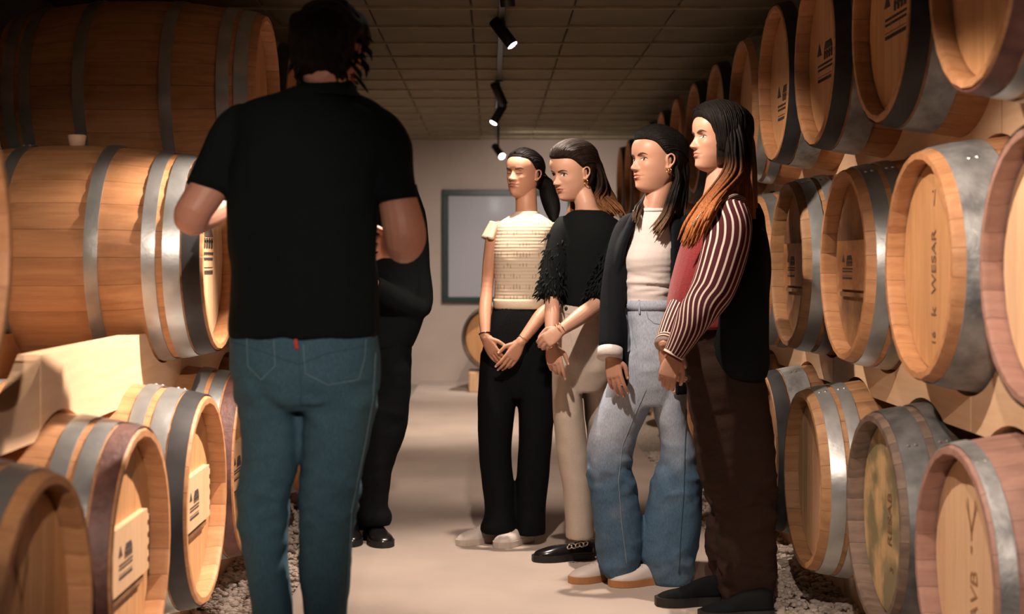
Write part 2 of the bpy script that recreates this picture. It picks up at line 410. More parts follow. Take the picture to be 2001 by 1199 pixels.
def antler_mesh(sz, mt):
    bm = bmesh.new()
    def bar(a, b_, w0, w1):
        a = Vector(a); b_ = Vector(b_); d = (b_-a).normalized(); n = Vector((-d.y, d.x))
        vs = [bm.verts.new(((p+q).x*sz, (p+q).y*sz, .0006)) for p, q in ((a, n*w0), (a, -n*w0), (b_, -n*w1), (b_, n*w1))]; bm.faces.new(vs[::-1])
    bar((0, -.1), (-.16, .22), .035, .03); bar((-.16, .22), (-.2, .5), .03, .012); bar((0, -.1), (.16, .22), .035, .03); bar((.16, .22), (.2, .5), .03, .012)
    bar((0, -.1), (0, -.28), .03, .02); bar((0, -.36), (0, -.5), .04, .03); bar((-.16, .22), (-.3, .42), .02, .008); bar((.16, .22), (.3, .42), .02, .008)
    bmesh.ops.recalc_face_normals(bm, faces=bm.faces[:])
    for f in bm.faces:
        if f.normal.z < 0: f.normal_flip()
    me = bpy.data.meshes.new('stamp'); bm.to_mesh(me); bm.free(); me.materials.append(M[mt]); return me

LG = [('logo', None, .02, .02, .17, 0, 'stamp')]
# right rack, top tier, near to far
TR = lambda **k: barrel(1, **k)
barrel(1, 1.08, 3.22, 1.89, 'chime_wine', 'oak', 'head', 'wine-dark rimmed top right row barrel, cut off by the upper right corner', roll=.3)
barrel(1, 1.085, 3.99, 1.89, 'chime_black', 'oak', 'head', 'top right row barrel second from the right, house mark high on its head', stamp=[('logo', None, 0, .02, .17, 0, 'stamp')], roll=.11)
barrel(1, 1.08, 4.78, 1.89, 'chime_black', 'oak', 'head', 'top right row barrel with black rim, third from the right, house mark mid head', stamp=[('logo', None, -.03, .0, .17, 0, 'stamp')], roll=.05)
barrel(1, 1.085, 5.50, 1.89, 'chime_black', 'oak', 'head', 'black-rimmed top right row barrel nearest the long-haired woman', stamp=[('logo', None, -.02, -.06, .17, 0, 'stamp')], roll=.2)
# middle tier
barrel(1, 1.13, 3.00, 1.19, 'chime_black', 'oak_pinkish', 'head_pale', 'middle right row barrel at the right edge, black rim, blank pale head', roll=.2)
barrel(1, 1.11, 3.72, 1.19, 'wide', 'oak', 'head', 'middle right row barrel with one very wide grey hoop and dark lettering', roll=.15, headroll=0,
       stamp=[('text', 'WESAR', .0, .01, .052, PI/2, 'stamp_mid'), ('text', 'k', .0, -.12, .055, PI/2, 'stamp_mid'), ('text', '16', .0, -.19, .04, PI/2, 'stamp_mid'), ('text', '/.', .0, .18, .06, PI, 'stamp_mid')])
barrel(1, 1.10, 4.47, 1.19, 'double', 'oak', 'oak_brown', 'middle right row barrel with shining hoops and label board, left of the lettered one', roll=.1, board=True)
barrel(1, 1.075, 5.20, 1.19, 'double', 'oak_brown', 'oak_brown', 'dark middle right row barrel with label board beside the striped-shirt woman', roll=.07, board=True)
# bottom tier
barrel(1, 1.09, 3.37, .465, 'plain', 'oak_pinkish', 'head_pale', 'pinkish wine-stained barrel in the bottom right corner, antler mark on its pale head', roll=.1,
       stamp=[('antler', None, .0, .11, .13, 0, 'stamp_light'), ('text', 'BEAVB', .02, -.09, .068, PI/2, 'stamp_light')])
barrel(1, 1.09, 4.08, .465, 'dull', 'oak_weathered', 'head_mossy', 'dark weathered bottom right row barrel with a mossy stained lettered head', roll=.2,
       stamp=[('text', 'RESAB', .02, .0, .055, PI/2, 'stamp_mid'), ('text', '3', .04, -.14, .045, PI/2, 'stamp_mid')])
barrel(1, 1.05, 4.82, .465, 'double', 'oak_brown', 'head_pale', 'bottom right row barrel with two bright steel hoops, left of the weathered one', roll=.05,
       stamp=[('text', 'Alliier', .13, .0, .06, PI/2, 'stamp'), ('text', '1  /', .13, -.17, .05, PI/2, 'stamp')])
barrel(1, 1.06, 5.57, .465, 'chime_black', 'oak_brown', 'oak_brown', 'shadowed bottom right row barrel just behind the brown trousers', roll=.05)
# far right rows
ORD = ['fifth', 'sixth', 'seventh', 'eighth', 'ninth', 'tenth', 'eleventh', 'twelfth', 'thirteenth']
for k in range(9):
    barrel(1, 1.09, 6.24+k*.735, 1.87, 'chime_black' if k % 3 else 'double', 'oak', 'head', ORD[k]+' barrel from the camera in the top right row, beyond the women', 'far barrels of the top right row', detail=False, roll=.1*k)
    barrel(1, 1.09, 5.95+k*.745, 1.17, 'double', 'oak', 'head', ORD[k]+' barrel from the camera in the middle right row, behind the women', 'far barrels of the middle right row', detail=False, roll=.1*k)
    barrel(1, 1.07, 6.32+k*.74, .46, 'double', 'oak', 'head', ORD[k]+' barrel from the camera in the bottom right row, behind the women', 'far barrels of the bottom right row', detail=False, roll=.1*k)
# left rack
barrel(-1, .86, 4.53, 1.22, 'chime_dark3', 'oak', 'head_pale', 'large side-on barrel at chest height with a bung, left of the man', bung=True, roll=.02,
       stamp=[('logo', None, -.03, .03, .20, 0, 'stamp')])
barrel(-1, .88, 2.32, 1.22, 'double', 'oak', 'head_pale', 'nearest barrel, only its pale rim showing at the photo\'s left edge')
barrel(-1, .83, 5.30, 1.815, 'double', 'oak', 'head', 'dim side-on barrel at the top left corner above the row')
barrel(-1, .83, 6.05, 1.815, 'chime_black', 'oak', 'head', 'barrel of the top left row peeping out left of the man\'s head', detail=False)
barrel(-1, .835, 2.69, .50, 'double', 'oak', 'head', 'bottom left corner barrel with an antler mark on its recessed head', roll=.1, stamp=[('antler', None, -.02, .08, .15, 0, 'stamp_light')])
barrel(-1, .84, 3.43, .50, 'chime_wine', 'oak', 'head', 'bottom left row barrel with wine-dark rim and toothed label board, second from left edge', roll=.08, board=True)
barrel(-1, .825, 4.14, .51, 'chime_dark3', 'oak', 'head', 'bottom left row barrel with black rim and toothed label board, third from left edge', roll=.02, board=True)
barrel(-1, .83, 4.86, .51, 'chime_wine', 'oak', 'head', 'bottom left row barrel partly behind the blue jeans of the man', roll=.2, board=True)
OR2 = ['third', 'fourth', 'fifth', 'sixth', 'seventh', 'eighth', 'ninth', 'tenth']
for k in range(6):
    barrel(-1, .83, 5.27+k*.74, 1.20, 'double', 'oak', 'head', OR2[k]+' barrel from the camera in the middle left row, behind the man', 'far barrels of the middle left row', detail=False)
    if k: barrel(-1, .83, 6.05+k*.74, 1.815, 'double', 'oak', 'head', OR2[k-1]+' barrel from the camera in the top left row, behind the man', 'far barrels of the top left row', detail=False)
    barrel(-1, .83, 5.60+k*.74, .49, 'double', 'oak', 'head', OR2[k+2]+' barrel from the camera in the bottom left row, behind the two men', 'far barrels of the bottom left row', detail=False)
# the barrel by the back wall on a pale block
bb = barrel(1, 0, 13.30, .50, 'wide', 'oak_weathered', 'head', 'barrel on a pale block by the back wall, left of the cream-topped woman', detail=False)
bb.location = (.16, 13.45, .50-RB); bb.rotation_euler = (0, 0, -PI/2-.35)
blk = link('wooden_block', boxmesh('wooden_block', -.29, .29, -.2, .2, 0, .19, M['head_pale'], .01), loc=(.08, 13.28, 0)); tag(blk, 'pale wooden block under the barrel by the back wall', 'block')
bk2 = link('wooden_block', boxmesh('wooden_block', -.16, .16, -.2, .2, 0, .19, M['head_pale'], .01), loc=(1.35, 9.9, -.03))
tag(bk2, 'wooden wedge block glimpsed between the light blue jeans', 'block')

# ------------------------------------------------------------------ scalloped cradle rails (boards cut to the barrels they carry)
def rail(side, xf, z0, z1, up, zup, low, zlow, y0, y1, th, label, seg=1.48):
    t = empty('cradle_rail', label, 'rack', (side*xf, y0, max(0, z0) if z0 > .1 else 0), 0)
    base = t.location.copy()
    y = y0; first = True
    while y < y1-.05:
        ye = min(y1, y+seg)
        def edge(z, centers, zc, r, sgn):
            pts = []
            N = max(8, int((ye-y-.006)/.02))
            for i in range(N+1):
                yy = y+.003+(ye-y-.006)*i/N; zz = z
                for c in centers:
                    d = r*r-(yy-c)**2
                    if d > 0:
                        q = zc-sgn*math.sqrt(d)
                        zz = min(zz, q) if sgn > 0 else max(zz, q)
                pts.append((yy-base.y, zz-base.z))
            return pts
        top = edge(z1, up, zup, .340, 1)
        bot = edge(z0, low, zlow, .345, -1) if low else [(y+.003-base.y, z0-base.z), (ye-.003-base.y, z0-base.z)]
        for xo in (0, .40):
            me = prism('board', bot+top[::-1], 'X', side*xo, side*(xo+th), M['rack'])
            link('board', me, t)
        y = ye
    return t
RT = [3.22-.735, 3.22, 3.99, 4.78, 5.50]+[6.24+k*.735 for k in range(9)]
RM = [2.25, 3.00, 3.72, 4.47, 5.20]+[5.95+k*.745 for k in range(9)]
RBt = [2.62, 3.37, 4.08, 4.82, 5.57]+[6.32+k*.74 for k in range(9)]
rail(1, 1.32, 1.50, 1.69, RT, 1.89, RM, 1.19, 2.2, 12.9, .06, 'long scalloped pine rail between top and middle right rows of barrels')
rail(1, 1.24, .76, .965, RM, 1.19, RBt, .465, 2.2, 12.9, .06, 'long scalloped pine rail between middle and bottom right rows of barrels')
rail(1, 1.28, -.03, .26, RBt, .465, None, 0, 2.2, 12.9, .06, 'scalloped pine floor beam carrying the bottom right row of barrels')
LT = [5.30, 6.05]+[6.05+k*.74 for k in range(1, 6)]
LM = [2.32, 3.05, 4.53]+[5.27+k*.74 for k in range(6)]
LB = [2.69, 3.43, 4.14, 4.86]+[5.60+k*.74 for k in range(6)]
rail(-1, 1.04, 1.46, 1.56, LT, 1.815, LM, 1.22, 5.2, 10.2, .06, 'scalloped pine rail under the top left row of barrels')
rail(-1, 1.04, .79, .985, LM, 1.22, LB, .50, 1.8, 10.2, .06, 'bright scalloped pine rail under the large side-on barrel on the left')
rail(-1, 1.04, -.03, .26, LB, .50, None, 0, 1.8, 10.2, .06, 'scalloped pine floor beam carrying the bottom left row of barrels')

# ------------------------------------------------------------------ light track and spot lamps
trk = empty('light_track', 'black lighting track running down the middle of the ceiling', 'light track', (.05, -1.2, 2.40))
link('rail', boxmesh('rail', -.016, .016, 0, 14.9, 0, .03, M['black_metal'], .002), trk)
for yy in (2.4, 4.4, 6.5, 8.4, 10.6, 12.9):
    link('joint_cover', boxmesh('joint_cover', -.022, .022, yy, yy+.22, -.008, .0, M['black_metal'], .002), trk)
LLAB = ['spot lamp behind the camera aimed at the left barrels', 'spot lamp behind the camera aimed at the right barrels', 'spot lamp above the near right barrels', 'spot lamp above the man in the polo shirt',
        'spot lamp in front of the women, above the frame', 'black spot lamp at the very top edge of the photo', 'black cylindrical spot lamp nearest the camera, tilted down to the right', 'small unlit-looking black spot lamp above the second glowing one',
        'black spot lamp glowing down to the left over the cream-topped woman', 'farthest glowing black spot lamp in front of the back wall']
lamp_body = None
for i, (x, y, z, aim, watt, cone, blend, colr) in enumerate(SPOTS):
    t = empty('spot_lamp', LLAB[i], 'spotlight', (x, y, 2.40), 0)
    d = (Vector(aim)-Vector((x, y, z))).normalized()
    vis = {5: (.1, .2, -1), 6: (.52, -.22, -.72), 7: (.30, .35, -.62), 8: (-.42, -.25, -.75), 9: (.30, -.5, -.45)}.get(i)
    bd = Vector(vis).normalized() if vis else d
    stem_h = 2.40-z
    link('stem', boxmesh('stem', -.008, .008, -.008, .008, -stem_h-.01, .0, M['black_metal']), t)
    body = lathe_x('lamp_body', [(-.085, .0001), (-.085, .028), (-.08, .031), (.080, .031), (.082, .029), (.078, .026), (.074, .0001)], 28, M['black_metal'], closed=False)
    q = bd.to_track_quat('X', 'Z')
    b_ = link('lamp_body', body, t, (0, 0, -stem_h)); b_.rotation_euler = q.to_euler()
    ln = link('lens', lathe_x('lens', [(.0765, .0001), (.0765, .026), (.0785, .026), (.0785, .0001)], 24, M['lens'], closed=False), b_)
    L = bpy.data.lights.new('bulb', 'SPOT'); L.energy = watt; L.spot_size = math.radians(cone); L.spot_blend = blend; L.color = colr; L.shadow_soft_size = .022
    lo = bpy.data.objects.new('bulb', L); COL.objects.link(lo); lo.parent = t
    p = Vector((0, 0, -stem_h))+bd*.095
    lo.location = p; lo.rotation_euler = (Vector(aim)-(Vector((x, y, 2.40))+p)).to_track_quat('-Z', 'Y').to_euler()

# ================================================================== people
# ---- cloth, skin and hair materials
def skin_mat(name, col):
    return simple(name, col, .48, 0, .4, noise_amt=.07, nscale=14, bump=.03, bscale=160, sss=.12)
M['skin_a'] = skin_mat('skin_tan', (.46, .235, .15)); M['skin_b'] = skin_mat('skin_fair', (.50, .285, .20)); M['skin_c'] = skin_mat('skin_light', (.45, .245, .165))
M['skin_m'] = skin_mat('skin_ruddy', (.56, .27, .19))
M['lip'] = simple('lip', (.34, .10, .08), .4); M['lip_dark'] = simple('lip_line', (.16, .05, .04), .6)
M['brow'] = simple('brow', (.045, .022, .014), .8); M['lash'] = simple('lash', (.015, .009, .007), .7)
M['sclera'] = simple('sclera', (.62, .56, .52), .25); M['iris'] = simple('iris', (.07, .035, .018), .15); M['pupil'] = simple('pupil', (.004, .004, .004), .1)
M['lid'] = simple('eyelid', (.40, .20, .13), .5)
M['gold'] = simple('gold', (.85, .55, .22), .25, 1.0)
M['silver'] = simple('silver', (.8, .8, .8), .2, 1.0)
M['nail'] = simple('nail', (.74, .50, .42), .25)
def hair_mat(name, top, bot, z0, z1):
    "dark at the roots, lighter towards the ends (the dye itself), fine strand streaks"
    m, t, b = nt(name)
    tc = t.nodes.new('ShaderNodeTexCoord'); mp = t.nodes.new('ShaderNodeMapping'); mp.inputs['Scale'].default_value = (110, 110, 5)
    t.links.new(tc.outputs['Object'], mp.inputs[0])
    n = t.nodes.new('ShaderNodeTexNoise'); n.inputs['Scale'].default_value = 2.5; n.inputs['Detail'].default_value = 4; t.links.new(mp.outputs[0], n.inputs[0])
    sp = t.nodes.new('ShaderNodeSeparateXYZ'); t.links.new(tc.outputs['Object'], sp.inputs[0])
    mr = t.nodes.new('ShaderNodeMapRange'); mr.inputs[1].default_value = z1; mr.inputs[2].default_value = z0; t.links.new(sp.outputs[2], mr.inputs[0])
    mx = t.nodes.new('ShaderNodeMix'); mx.data_type = 'RGBA'; mx.inputs[6].default_value = (*top, 1); mx.inputs[7].default_value = (*bot, 1); t.links.new(mr.outputs[0], mx.inputs[0])
    hs = t.nodes.new('ShaderNodeHueSaturation'); r = t.nodes.new('ShaderNodeMapRange'); r.inputs[1].default_value = .3; r.inputs[2].default_value = .7; r.inputs[3].default_value = .45; r.inputs[4].default_value = 1.5
    t.links.new(n.outputs['Fac'], r.inputs[0]); t.links.new(r.outputs[0], hs.inputs['Value']); t.links.new(mx.outputs[2], hs.inputs['Color'])
    t.links.new(hs.outputs[0], b.inputs['Base Color']); b.inputs['Roughness'].default_value = .62; b.inputs['Specular IOR Level'].default_value = .13
    bp = t.nodes.new('ShaderNodeBump'); bp.inputs['Strength'].default_value = .5; bp.inputs['Distance'].default_value = .003
    t.links.new(n.outputs['Fac'], bp.inputs['Height']); t.links.new(bp.outputs[0], b.inputs['Normal'])
    return m
def cloth(name, col, nscale=260, bump=.25, rough=.85, amt=.12, sheen=.0):
    return simple(name, col, rough, 0, .1, noise_amt=amt, nscale=nscale, bump=bump, bscale=320, sheen=sheen)
def denim(name, dark, light, fade_lo, fade_hi, xw=None):
    "denim: woven speckle, worn lighter between the two heights"
    m, t, b = nt(name)
    tc = t.nodes.new('ShaderNodeTexCoord')
    n = t.nodes.new('ShaderNodeTexNoise'); n.inputs['Scale'].default_value = 7; n.inputs['Detail'].default_value = 7; t.links.new(tc.outputs['Object'], n.inputs[0])
    sp = t.nodes.new('ShaderNodeSeparateXYZ'); t.links.new(tc.outputs['Object'], sp.inputs[0])
    mr = t.nodes.new('ShaderNodeMapRange'); mr.interpolation_type = 'SMOOTHSTEP'; mr.inputs[1].default_value = fade_lo; mr.inputs[2].default_value = fade_hi; t.links.new(sp.outputs[2], mr.inputs[0])
    ad = t.nodes.new('ShaderNodeMath'); ad.operation = 'MULTIPLY_ADD'; ad.inputs[1].default_value = .9; t.links.new(n.outputs['Fac'], ad.inputs[0])
    sb = t.nodes.new('ShaderNodeMath'); sb.operation = 'SUBTRACT'; sb.inputs[1].default_value = .45; t.links.new(mr.outputs[0], sb.inputs[0]); t.links.new(sb.outputs[0], ad.inputs[2]); ad.use_clamp = True
    mx = t.nodes.new('ShaderNodeMix'); mx.data_type = 'RGBA'; mx.inputs[6].default_value = (*dark, 1); mx.inputs[7].default_value = (*light, 1); t.links.new(ad.outputs[0], mx.inputs[0])
    mp = t.nodes.new('ShaderNodeMapping'); mp.inputs['Scale'].default_value = (1, 1, .25); t.links.new(tc.outputs['Object'], mp.inputs[0])
    n2 = t.nodes.new('ShaderNodeTexNoise'); n2.inputs['Scale'].default_value = 330; n2.inputs['Detail'].default_value = 2; t.links.new(mp.outputs[0], n2.inputs[0])
    hs = t.nodes.new('ShaderNodeHueSaturation'); r = t.nodes.new('ShaderNodeMapRange'); r.inputs[1].default_value = .3; r.inputs[2].default_value = .7; r.inputs[3].default_value = .82; r.inputs[4].default_value = 1.18
    t.links.new(n2.outputs['Fac'], r.inputs[0]); t.links.new(r.outputs[0], hs.inputs['Value']); t.links.new(mx.outputs[2], hs.inputs['Color'])
    t.links.new(hs.outputs[0], b.inputs['Base Color']); b.inputs['Roughness'].default_value = .85; b.inputs['Specular IOR Level'].default_value = .12
    bp = t.nodes.new('ShaderNodeBump'); bp.inputs['Strength'].default_value = .25; bp.inputs['Distance'].default_value = .002
    t.links.new(n2.outputs['Fac'], bp.inputs['Height']); t.links.new(bp.outputs[0], b.inputs['Normal'])
    return m
M['black_cloth'] = cloth('black_cloth', (.0045, .0065, .007)); M['black_soft'] = cloth('black_wool', (.0045, .006, .007))
M['polo'] = cloth('black_pique', (.0045, .008, .0085), bump=.3)
M['blazer'] = cloth('navy_black_suiting', (.007, .009, .012))
M['beige'] = cloth('beige_twill', (.52, .45, .39), amt=.06)
M['white_tee'] = cloth('white_jersey', (.66, .62, .60), amt=.03, bump=.08)
M['white_lining'] = cloth('white_lining', (.62, .58, .56), amt=.03)
M['burgundy'] = cloth('burgundy_knit', (.23, .028, .032), nscale=120, bump=.5, sheen=.2)
M['brown_cloth'] = cloth('dark_brown_corduroy', (.026, .015, .011), amt=.2)
M['jeans_dark'] = denim('dark_blue_denim', (.022, .060, .095), (.048, .105, .145), -.9, 1.2)
M['jeans_light'] = denim('faded_blue_denim', (.070, .135, .215), (.37, .43, .52), .38, .62)
M['stitch'] = simple('stitching', (.14, .23, .28), .8); M['stitch_light'] = simple('pale_stitching', (.27, .31, .35), .8)
M['jeans_seam'] = simple('denim_seam', (.03, .07, .10), .9)  # darker blue line along the seams
M['red_tag'] = simple('red_tag', (.5, .03, .03), .7)
M['shoe_white'] = simple('white_leather', (.68, .62, .58), .5, bump=.1, bscale=30); M['sole_white'] = simple('white_sole', (.62, .55, .50), .6); M['sole_gum'] = simple('gum_sole', (.50, .24, .10), .6)
M['shoe_black'] = simple('black_leather', (.010, .010, .011), .22); M['shoe_suede'] = simple('black_suede', (.006, .007, .008), .9, 0, .12); M['sole_black'] = simple('black_sole', (.010, .010, .010), .6)
# cream knit: pointelle rows and ribs
def knit():
    m, t, b = nt('cream_pointelle_knit'); tc = t.nodes.new('ShaderNodeTexCoord')
    wv = t.nodes.new('ShaderNodeTexWave'); wv.wave_type = 'BANDS'; wv.bands_direction = 'Z'; wv.inputs['Scale'].default_value = 22; wv.inputs['Distortion'].default_value = .5; wv.inputs['Detail'].default_value = 2
    t.links.new(tc.outputs['Object'], wv.inputs[0])
    mp = t.nodes.new('ShaderNodeMapping'); mp.inputs['Scale'].default_value = (75, 75, 22*1.0); t.links.new(tc.outputs['Object'], mp.inputs[0])
    vo = t.nodes.new('ShaderNodeTexVoronoi'); vo.inputs['Scale'].default_value = 1; vo.inputs['Randomness'].default_value = .15; t.links.new(mp.outputs[0], vo.inputs[0])
    lt = t.nodes.new('ShaderNodeMath'); lt.operation = 'LESS_THAN'; lt.inputs[1].default_value = .26; t.links.new(vo.outputs['Distance'], lt.inputs[0])
    mx = t.nodes.new('ShaderNodeMix'); mx.data_type = 'RGBA'; mx.inputs[6].default_value = (.56, .475, .365, 1); mx.inputs[7].default_value = (.36, .27, .185, 1); 
    ml = t.nodes.new('ShaderNodeMath'); ml.operation = 'MULTIPLY'; ml.inputs[1].default_value = .75; t.links.new(lt.outputs[0], ml.inputs[0]); t.links.new(ml.outputs[0], mx.inputs[0])
    t.links.new(mx.outputs[2], b.inputs['Base Color']); b.inputs['Roughness'].default_value = .9; b.inputs['Specular IOR Level'].default_value = .1
    bp = t.nodes.new('ShaderNodeBump'); bp.inputs['Strength'].default_value = .2; bp.inputs['Distance'].default_value = .005
    t.links.new(wv.outputs['Fac'], bp.inputs['Height']); t.links.new(bp.outputs[0], b.inputs['Normal']); return m
M['knit'] = knit(); M['knit_rib'] = cloth('cream_rib', (.57, .48, .365), amt=.05)
def stripe_mat(name, n, c1, c2, axis=0, duty=.32):
    m, t, b = nt(name); uv = t.nodes.new('ShaderNodeUVMap'); uv.uv_map = 'UVMap'
    sp = t.nodes.new('ShaderNodeSeparateXYZ'); t.links.new(uv.outputs[0], sp.inputs[0])
    a = t.nodes.new('ShaderNodeMath'); a.operation = 'MULTIPLY'; a.inputs[1].default_value = n; t.links.new(sp.outputs[axis], a.inputs[0])
    f = t.nodes.new('ShaderNodeMath'); f.operation = 'FRACT'; t.links.new(a.outputs[0], f.inputs[0])
    l = t.nodes.new('ShaderNodeMath'); l.operation = 'LESS_THAN'; l.inputs[1].default_value = duty; t.links.new(f.outputs[0], l.inputs[0])
    mx = t.nodes.new('ShaderNodeMix'); mx.data_type = 'RGBA'; mx.inputs[6].default_value = (*c1, 1); mx.inputs[7].default_value = (*c2, 1); t.links.new(l.outputs[0], mx.inputs[0])
    t.links.new(mx.outputs[2], b.inputs['Base Color']); b.inputs['Roughness'].default_value = .8; b.inputs['Specular IOR Level'].default_value = .2; return m
M['stripes'] = stripe_mat('striped_shirting', 19, (.055, .008, .012), (.62, .53, .46), duty=.28); M['stripes_ring'] = stripe_mat('striped_cuff', 4, (.085, .012, .016), (.72, .62, .54), 1, .45)

# ---- geometry toolkit
def cr(P, t):
    n = len(P)-1; i = min(int(t), n-1); u = t-i
    p0 = P[max(i-1, 0)]; p1 = P[i]; p2 = P[i+1]; p3 = P[min(i+2, n)]
    return .5*((2*p1)+(-p0+p2)*u+(2*p0-5*p1+4*p2-p3)*u*u+(-p0+3*p1-3*p2+p3)*u**3)
class Acc:
    def __init__(s): s.v = []; s.f = []; s.uv = {}
    def tube(s, pts, rads, side=(1, 0, 0), seg=28, sub=4, cap=True, expo=2.0, dome=True, flat=False):
        P = [np.array(p, float) for p in pts]
        R = [np.array(r if hasattr(r, '__len__') else (r, r), float) for r in rads]
        sides = [np.array(x, float) for x in side] if isinstance(side, list) else None
        n = len(P)-1; T = [i/sub for i in range(n*sub+1)]
        C = [cr(P, t) for t in T]; RR = [np.maximum(cr(R, t), 1e-4) for t in T]
        rows = []
        tans = []
        for i in range(len(C)):
            d = C[min(i+1, len(C)-1)]-C[max(i-1, 0)]; tans.append(np.array([0, 0, -1.0 if P[-1][2] < P[0][2] else 1.0]) if flat else d/(np.linalg.norm(d)+1e-12))
        U = []
        for i in range(len(C)):
            S = cr(sides, T[i]) if sides else np.array(side, float)
            u = S-np.dot(S, tans[i])*tans[i]; u /= np.linalg.norm(u)+1e-12; U.append(u)
        C2, R2, U2, T2, tt = list(C), list(RR), list(U), list(tans), list(T)
        if dome:
            for end in (0, -1):
                c, r, u, d = C[end], RR[end], U[end], tans[end]*(1 if end else -1)
                m = min(r)
                ex = [(c+d*m*math.sin(a), r*math.cos(a), u, tans[end]) for a in (math.radians(35), math.radians(68))]
                if end == 0: C2 = [e[0] for e in ex[::-1]]+C2; R2 = [e[1] for e in ex[::-1]]+R2; U2 = [u, u]+U2; T2 = [tans[0]]*2+T2
                else: C2 += [e[0] for e in ex]; R2 += [e[1] for e in ex]; U2 += [u, u]; T2 += [tans[-1]]*2
        b0 = len(s.v)
        for c, r, u, d in zip(C2, R2, U2, T2):
            w_ = np.cross(d, u)
            for k in range(seg):
                a = 2*PI*k/seg; ca, sa = math.cos(a), math.sin(a)
                if expo != 2.0:
                    ca = math.copysign(abs(ca)**(2/expo), ca); sa = math.copysign(abs(sa)**(2/expo), sa)
                s.v.append(tuple(c+u*r[0]*ca+w_*r[1]*sa))
        m = len(C2)
        for i in range(m-1):
            for k in range(seg):
                k2 = (k+1) % seg; fi = len(s.f)
                s.f.append((b0+i*seg+k, b0+i*seg+k2, b0+(i+1)*seg+k2, b0+(i+1)*seg+k))
                s.uv[fi] = [(k/seg, i/(m-1)), ((k+1)/seg, i/(m-1)), ((k+1)/seg, (i+1)/(m-1)), (k/seg, (i+1)/(m-1))]
        if cap:
            s.v.append(tuple(C2[0] if not dome else C2[0])); c0 = len(s.v)-1; s.v.append(tuple(C2[-1])); c1 = len(s.v)-1
            for k in range(seg):
                k2 = (k+1) % seg; s.f.append((c0, b0+k2, b0+k)); s.f.append((c1, b0+(m-1)*seg+k, b0+(m-1)*seg+k2))
        return s
    def ball(s, c, r, seg=14):
        r = r if hasattr(r, '__len__') else (r, r, r); b0 = len(s.v); c = np.array(c, float)
        for i in range(seg//2+1):
            ph = PI*i/(seg//2)
            for k in range(seg):
                a = 2*PI*k/seg; s.v.append((c[0]+r[0]*math.sin(ph)*math.cos(a), c[1]+r[1]*math.sin(ph)*math.sin(a), c[2]+r[2]*math.cos(ph)))
        for i in range(seg//2):
            for k in range(seg):
                k2 = (k+1) % seg; s.f.append((b0+i*seg+k, b0+(i+1)*seg+k, b0+(i+1)*seg+k2, b0+i*seg+k2))
        return s
    def rows(s, Y0, ring, yaw=0, seg=28, sub=4, expo=2.3, dome=False):
        "ring: (py, xl, xr, b[, dy]) silhouette rows measured in the photo at depth Y0"
        pts, rads = [], []
        for r in ring:
            dy = r[4] if len(r) > 4 else 0; py, xl, xr, b = r[:4]
            pts.append(W((xl+xr)/2, py, Y0+dy)); rads.append(((xr-xl)/2*(Y0+dy)/F, b))
        return s.tube(pts, rads, side=(1, 0, 0), seg=seg, sub=sub, expo=expo, dome=dome, flat=True)
    def mesh(s, name, mat, uv=False, smooth=True):
        me = mesh_from(name, s.v, s.f, M[mat] if mat else None, smooth)
        if uv:
            l = me.uv_layers.new(name='UVMap')
            for p in me.polygons:
                if p.index in s.uv:
                    for li, c in zip(p.loop_indices, s.uv[p.index]): l.data[li].uv = c
        bm = bmesh.new(); bm.from_mesh(me); bmesh.ops.recalc_face_normals(bm, faces=bm.faces[:]); bm.to_mesh(me); bm.free()
        return me
def fuse(acc, name, mat, voxel=.006, smooth=2, dec=None, sf=.5):
    me = acc.mesh('tmp', None); o = bpy.data.objects.new('tmp', me); COL.objects.link(o)
    r = o.modifiers.new('r', 'REMESH'); r.mode = 'VOXEL'; r.voxel_size = voxel; r.use_smooth_shade = True
    if smooth:
        q = o.modifiers.new('s', 'SMOOTH'); q.iterations = smooth; q.factor = sf
    if dec:
        d = o.modifiers.new('d', 'DECIMATE'); d.ratio = dec
    dg = bpy.context.evaluated_depsgraph_get(); out = bpy.data.meshes.new_from_object(o.evaluated_get(dg))
    bpy.data.objects.remove(o, do_unlink=True); bpy.data.meshes.remove(me)
    out.name = name; out.materials.clear()
    if mat: out.materials.append(M[mat])
    out.polygons.foreach_set('use_smooth', [True]*len(out.polygons))
    return out
def displace(me, fn):
    n = len(me.vertices); co = np.empty(n*3); me.vertices.foreach_get('co', co); co = co.reshape(-1, 3)
    no = np.empty(n*3); me.vertices.foreach_get('normal', no); no = no.reshape(-1, 3)
    d = fn(co, no); co += no*d[:, None]; me.vertices.foreach_set('co', co.ravel()); me.update()
def vnoise(co, sc_):
    s = np.array(sc_, float); return np.array([noise.noise((c[0]*s[0], c[1]*s[1], c[2]*s[2])) for c in co])
def folds(me, amp, sc_, seed=0, zr=None, base=.25):
    "cloth folds: ridged noise, stronger near the given heights"
    def fn(co, no):
        q = co+seed; a = vnoise(q, sc_); b_ = vnoise(q+3.3, [x*2.3 for x in sc_])
        d = (1-np.abs(a)*2.2)*.7+b_*.5
        k = np.full(len(co), base)
        if zr:
            for zc, wd, g in zr: k += g*np.exp(-((co[:, 2]-zc)/wd)**2)
        else: k[:] = 1
        return amp*d*k
    displace(me, fn)
def rebase(me, base):
    me.transform(Matrix.Translation(-Vector(base)))
class Person:
    def __init__(s, label, base, name='person'):
        s.base = Vector(base); s.label = label; s.body = None; s.pend = []
    def set_body(s, me):
        rebase(me, s.base); o = link('person', me, None, s.base); tag(o, s.label, 'person'); s.body = o; return o
    def part(s, name, me, parent=None, label=None):
        rebase(me, s.base); o = link(name, me, parent or s.body)
        if label: o['label'] = label
        return o

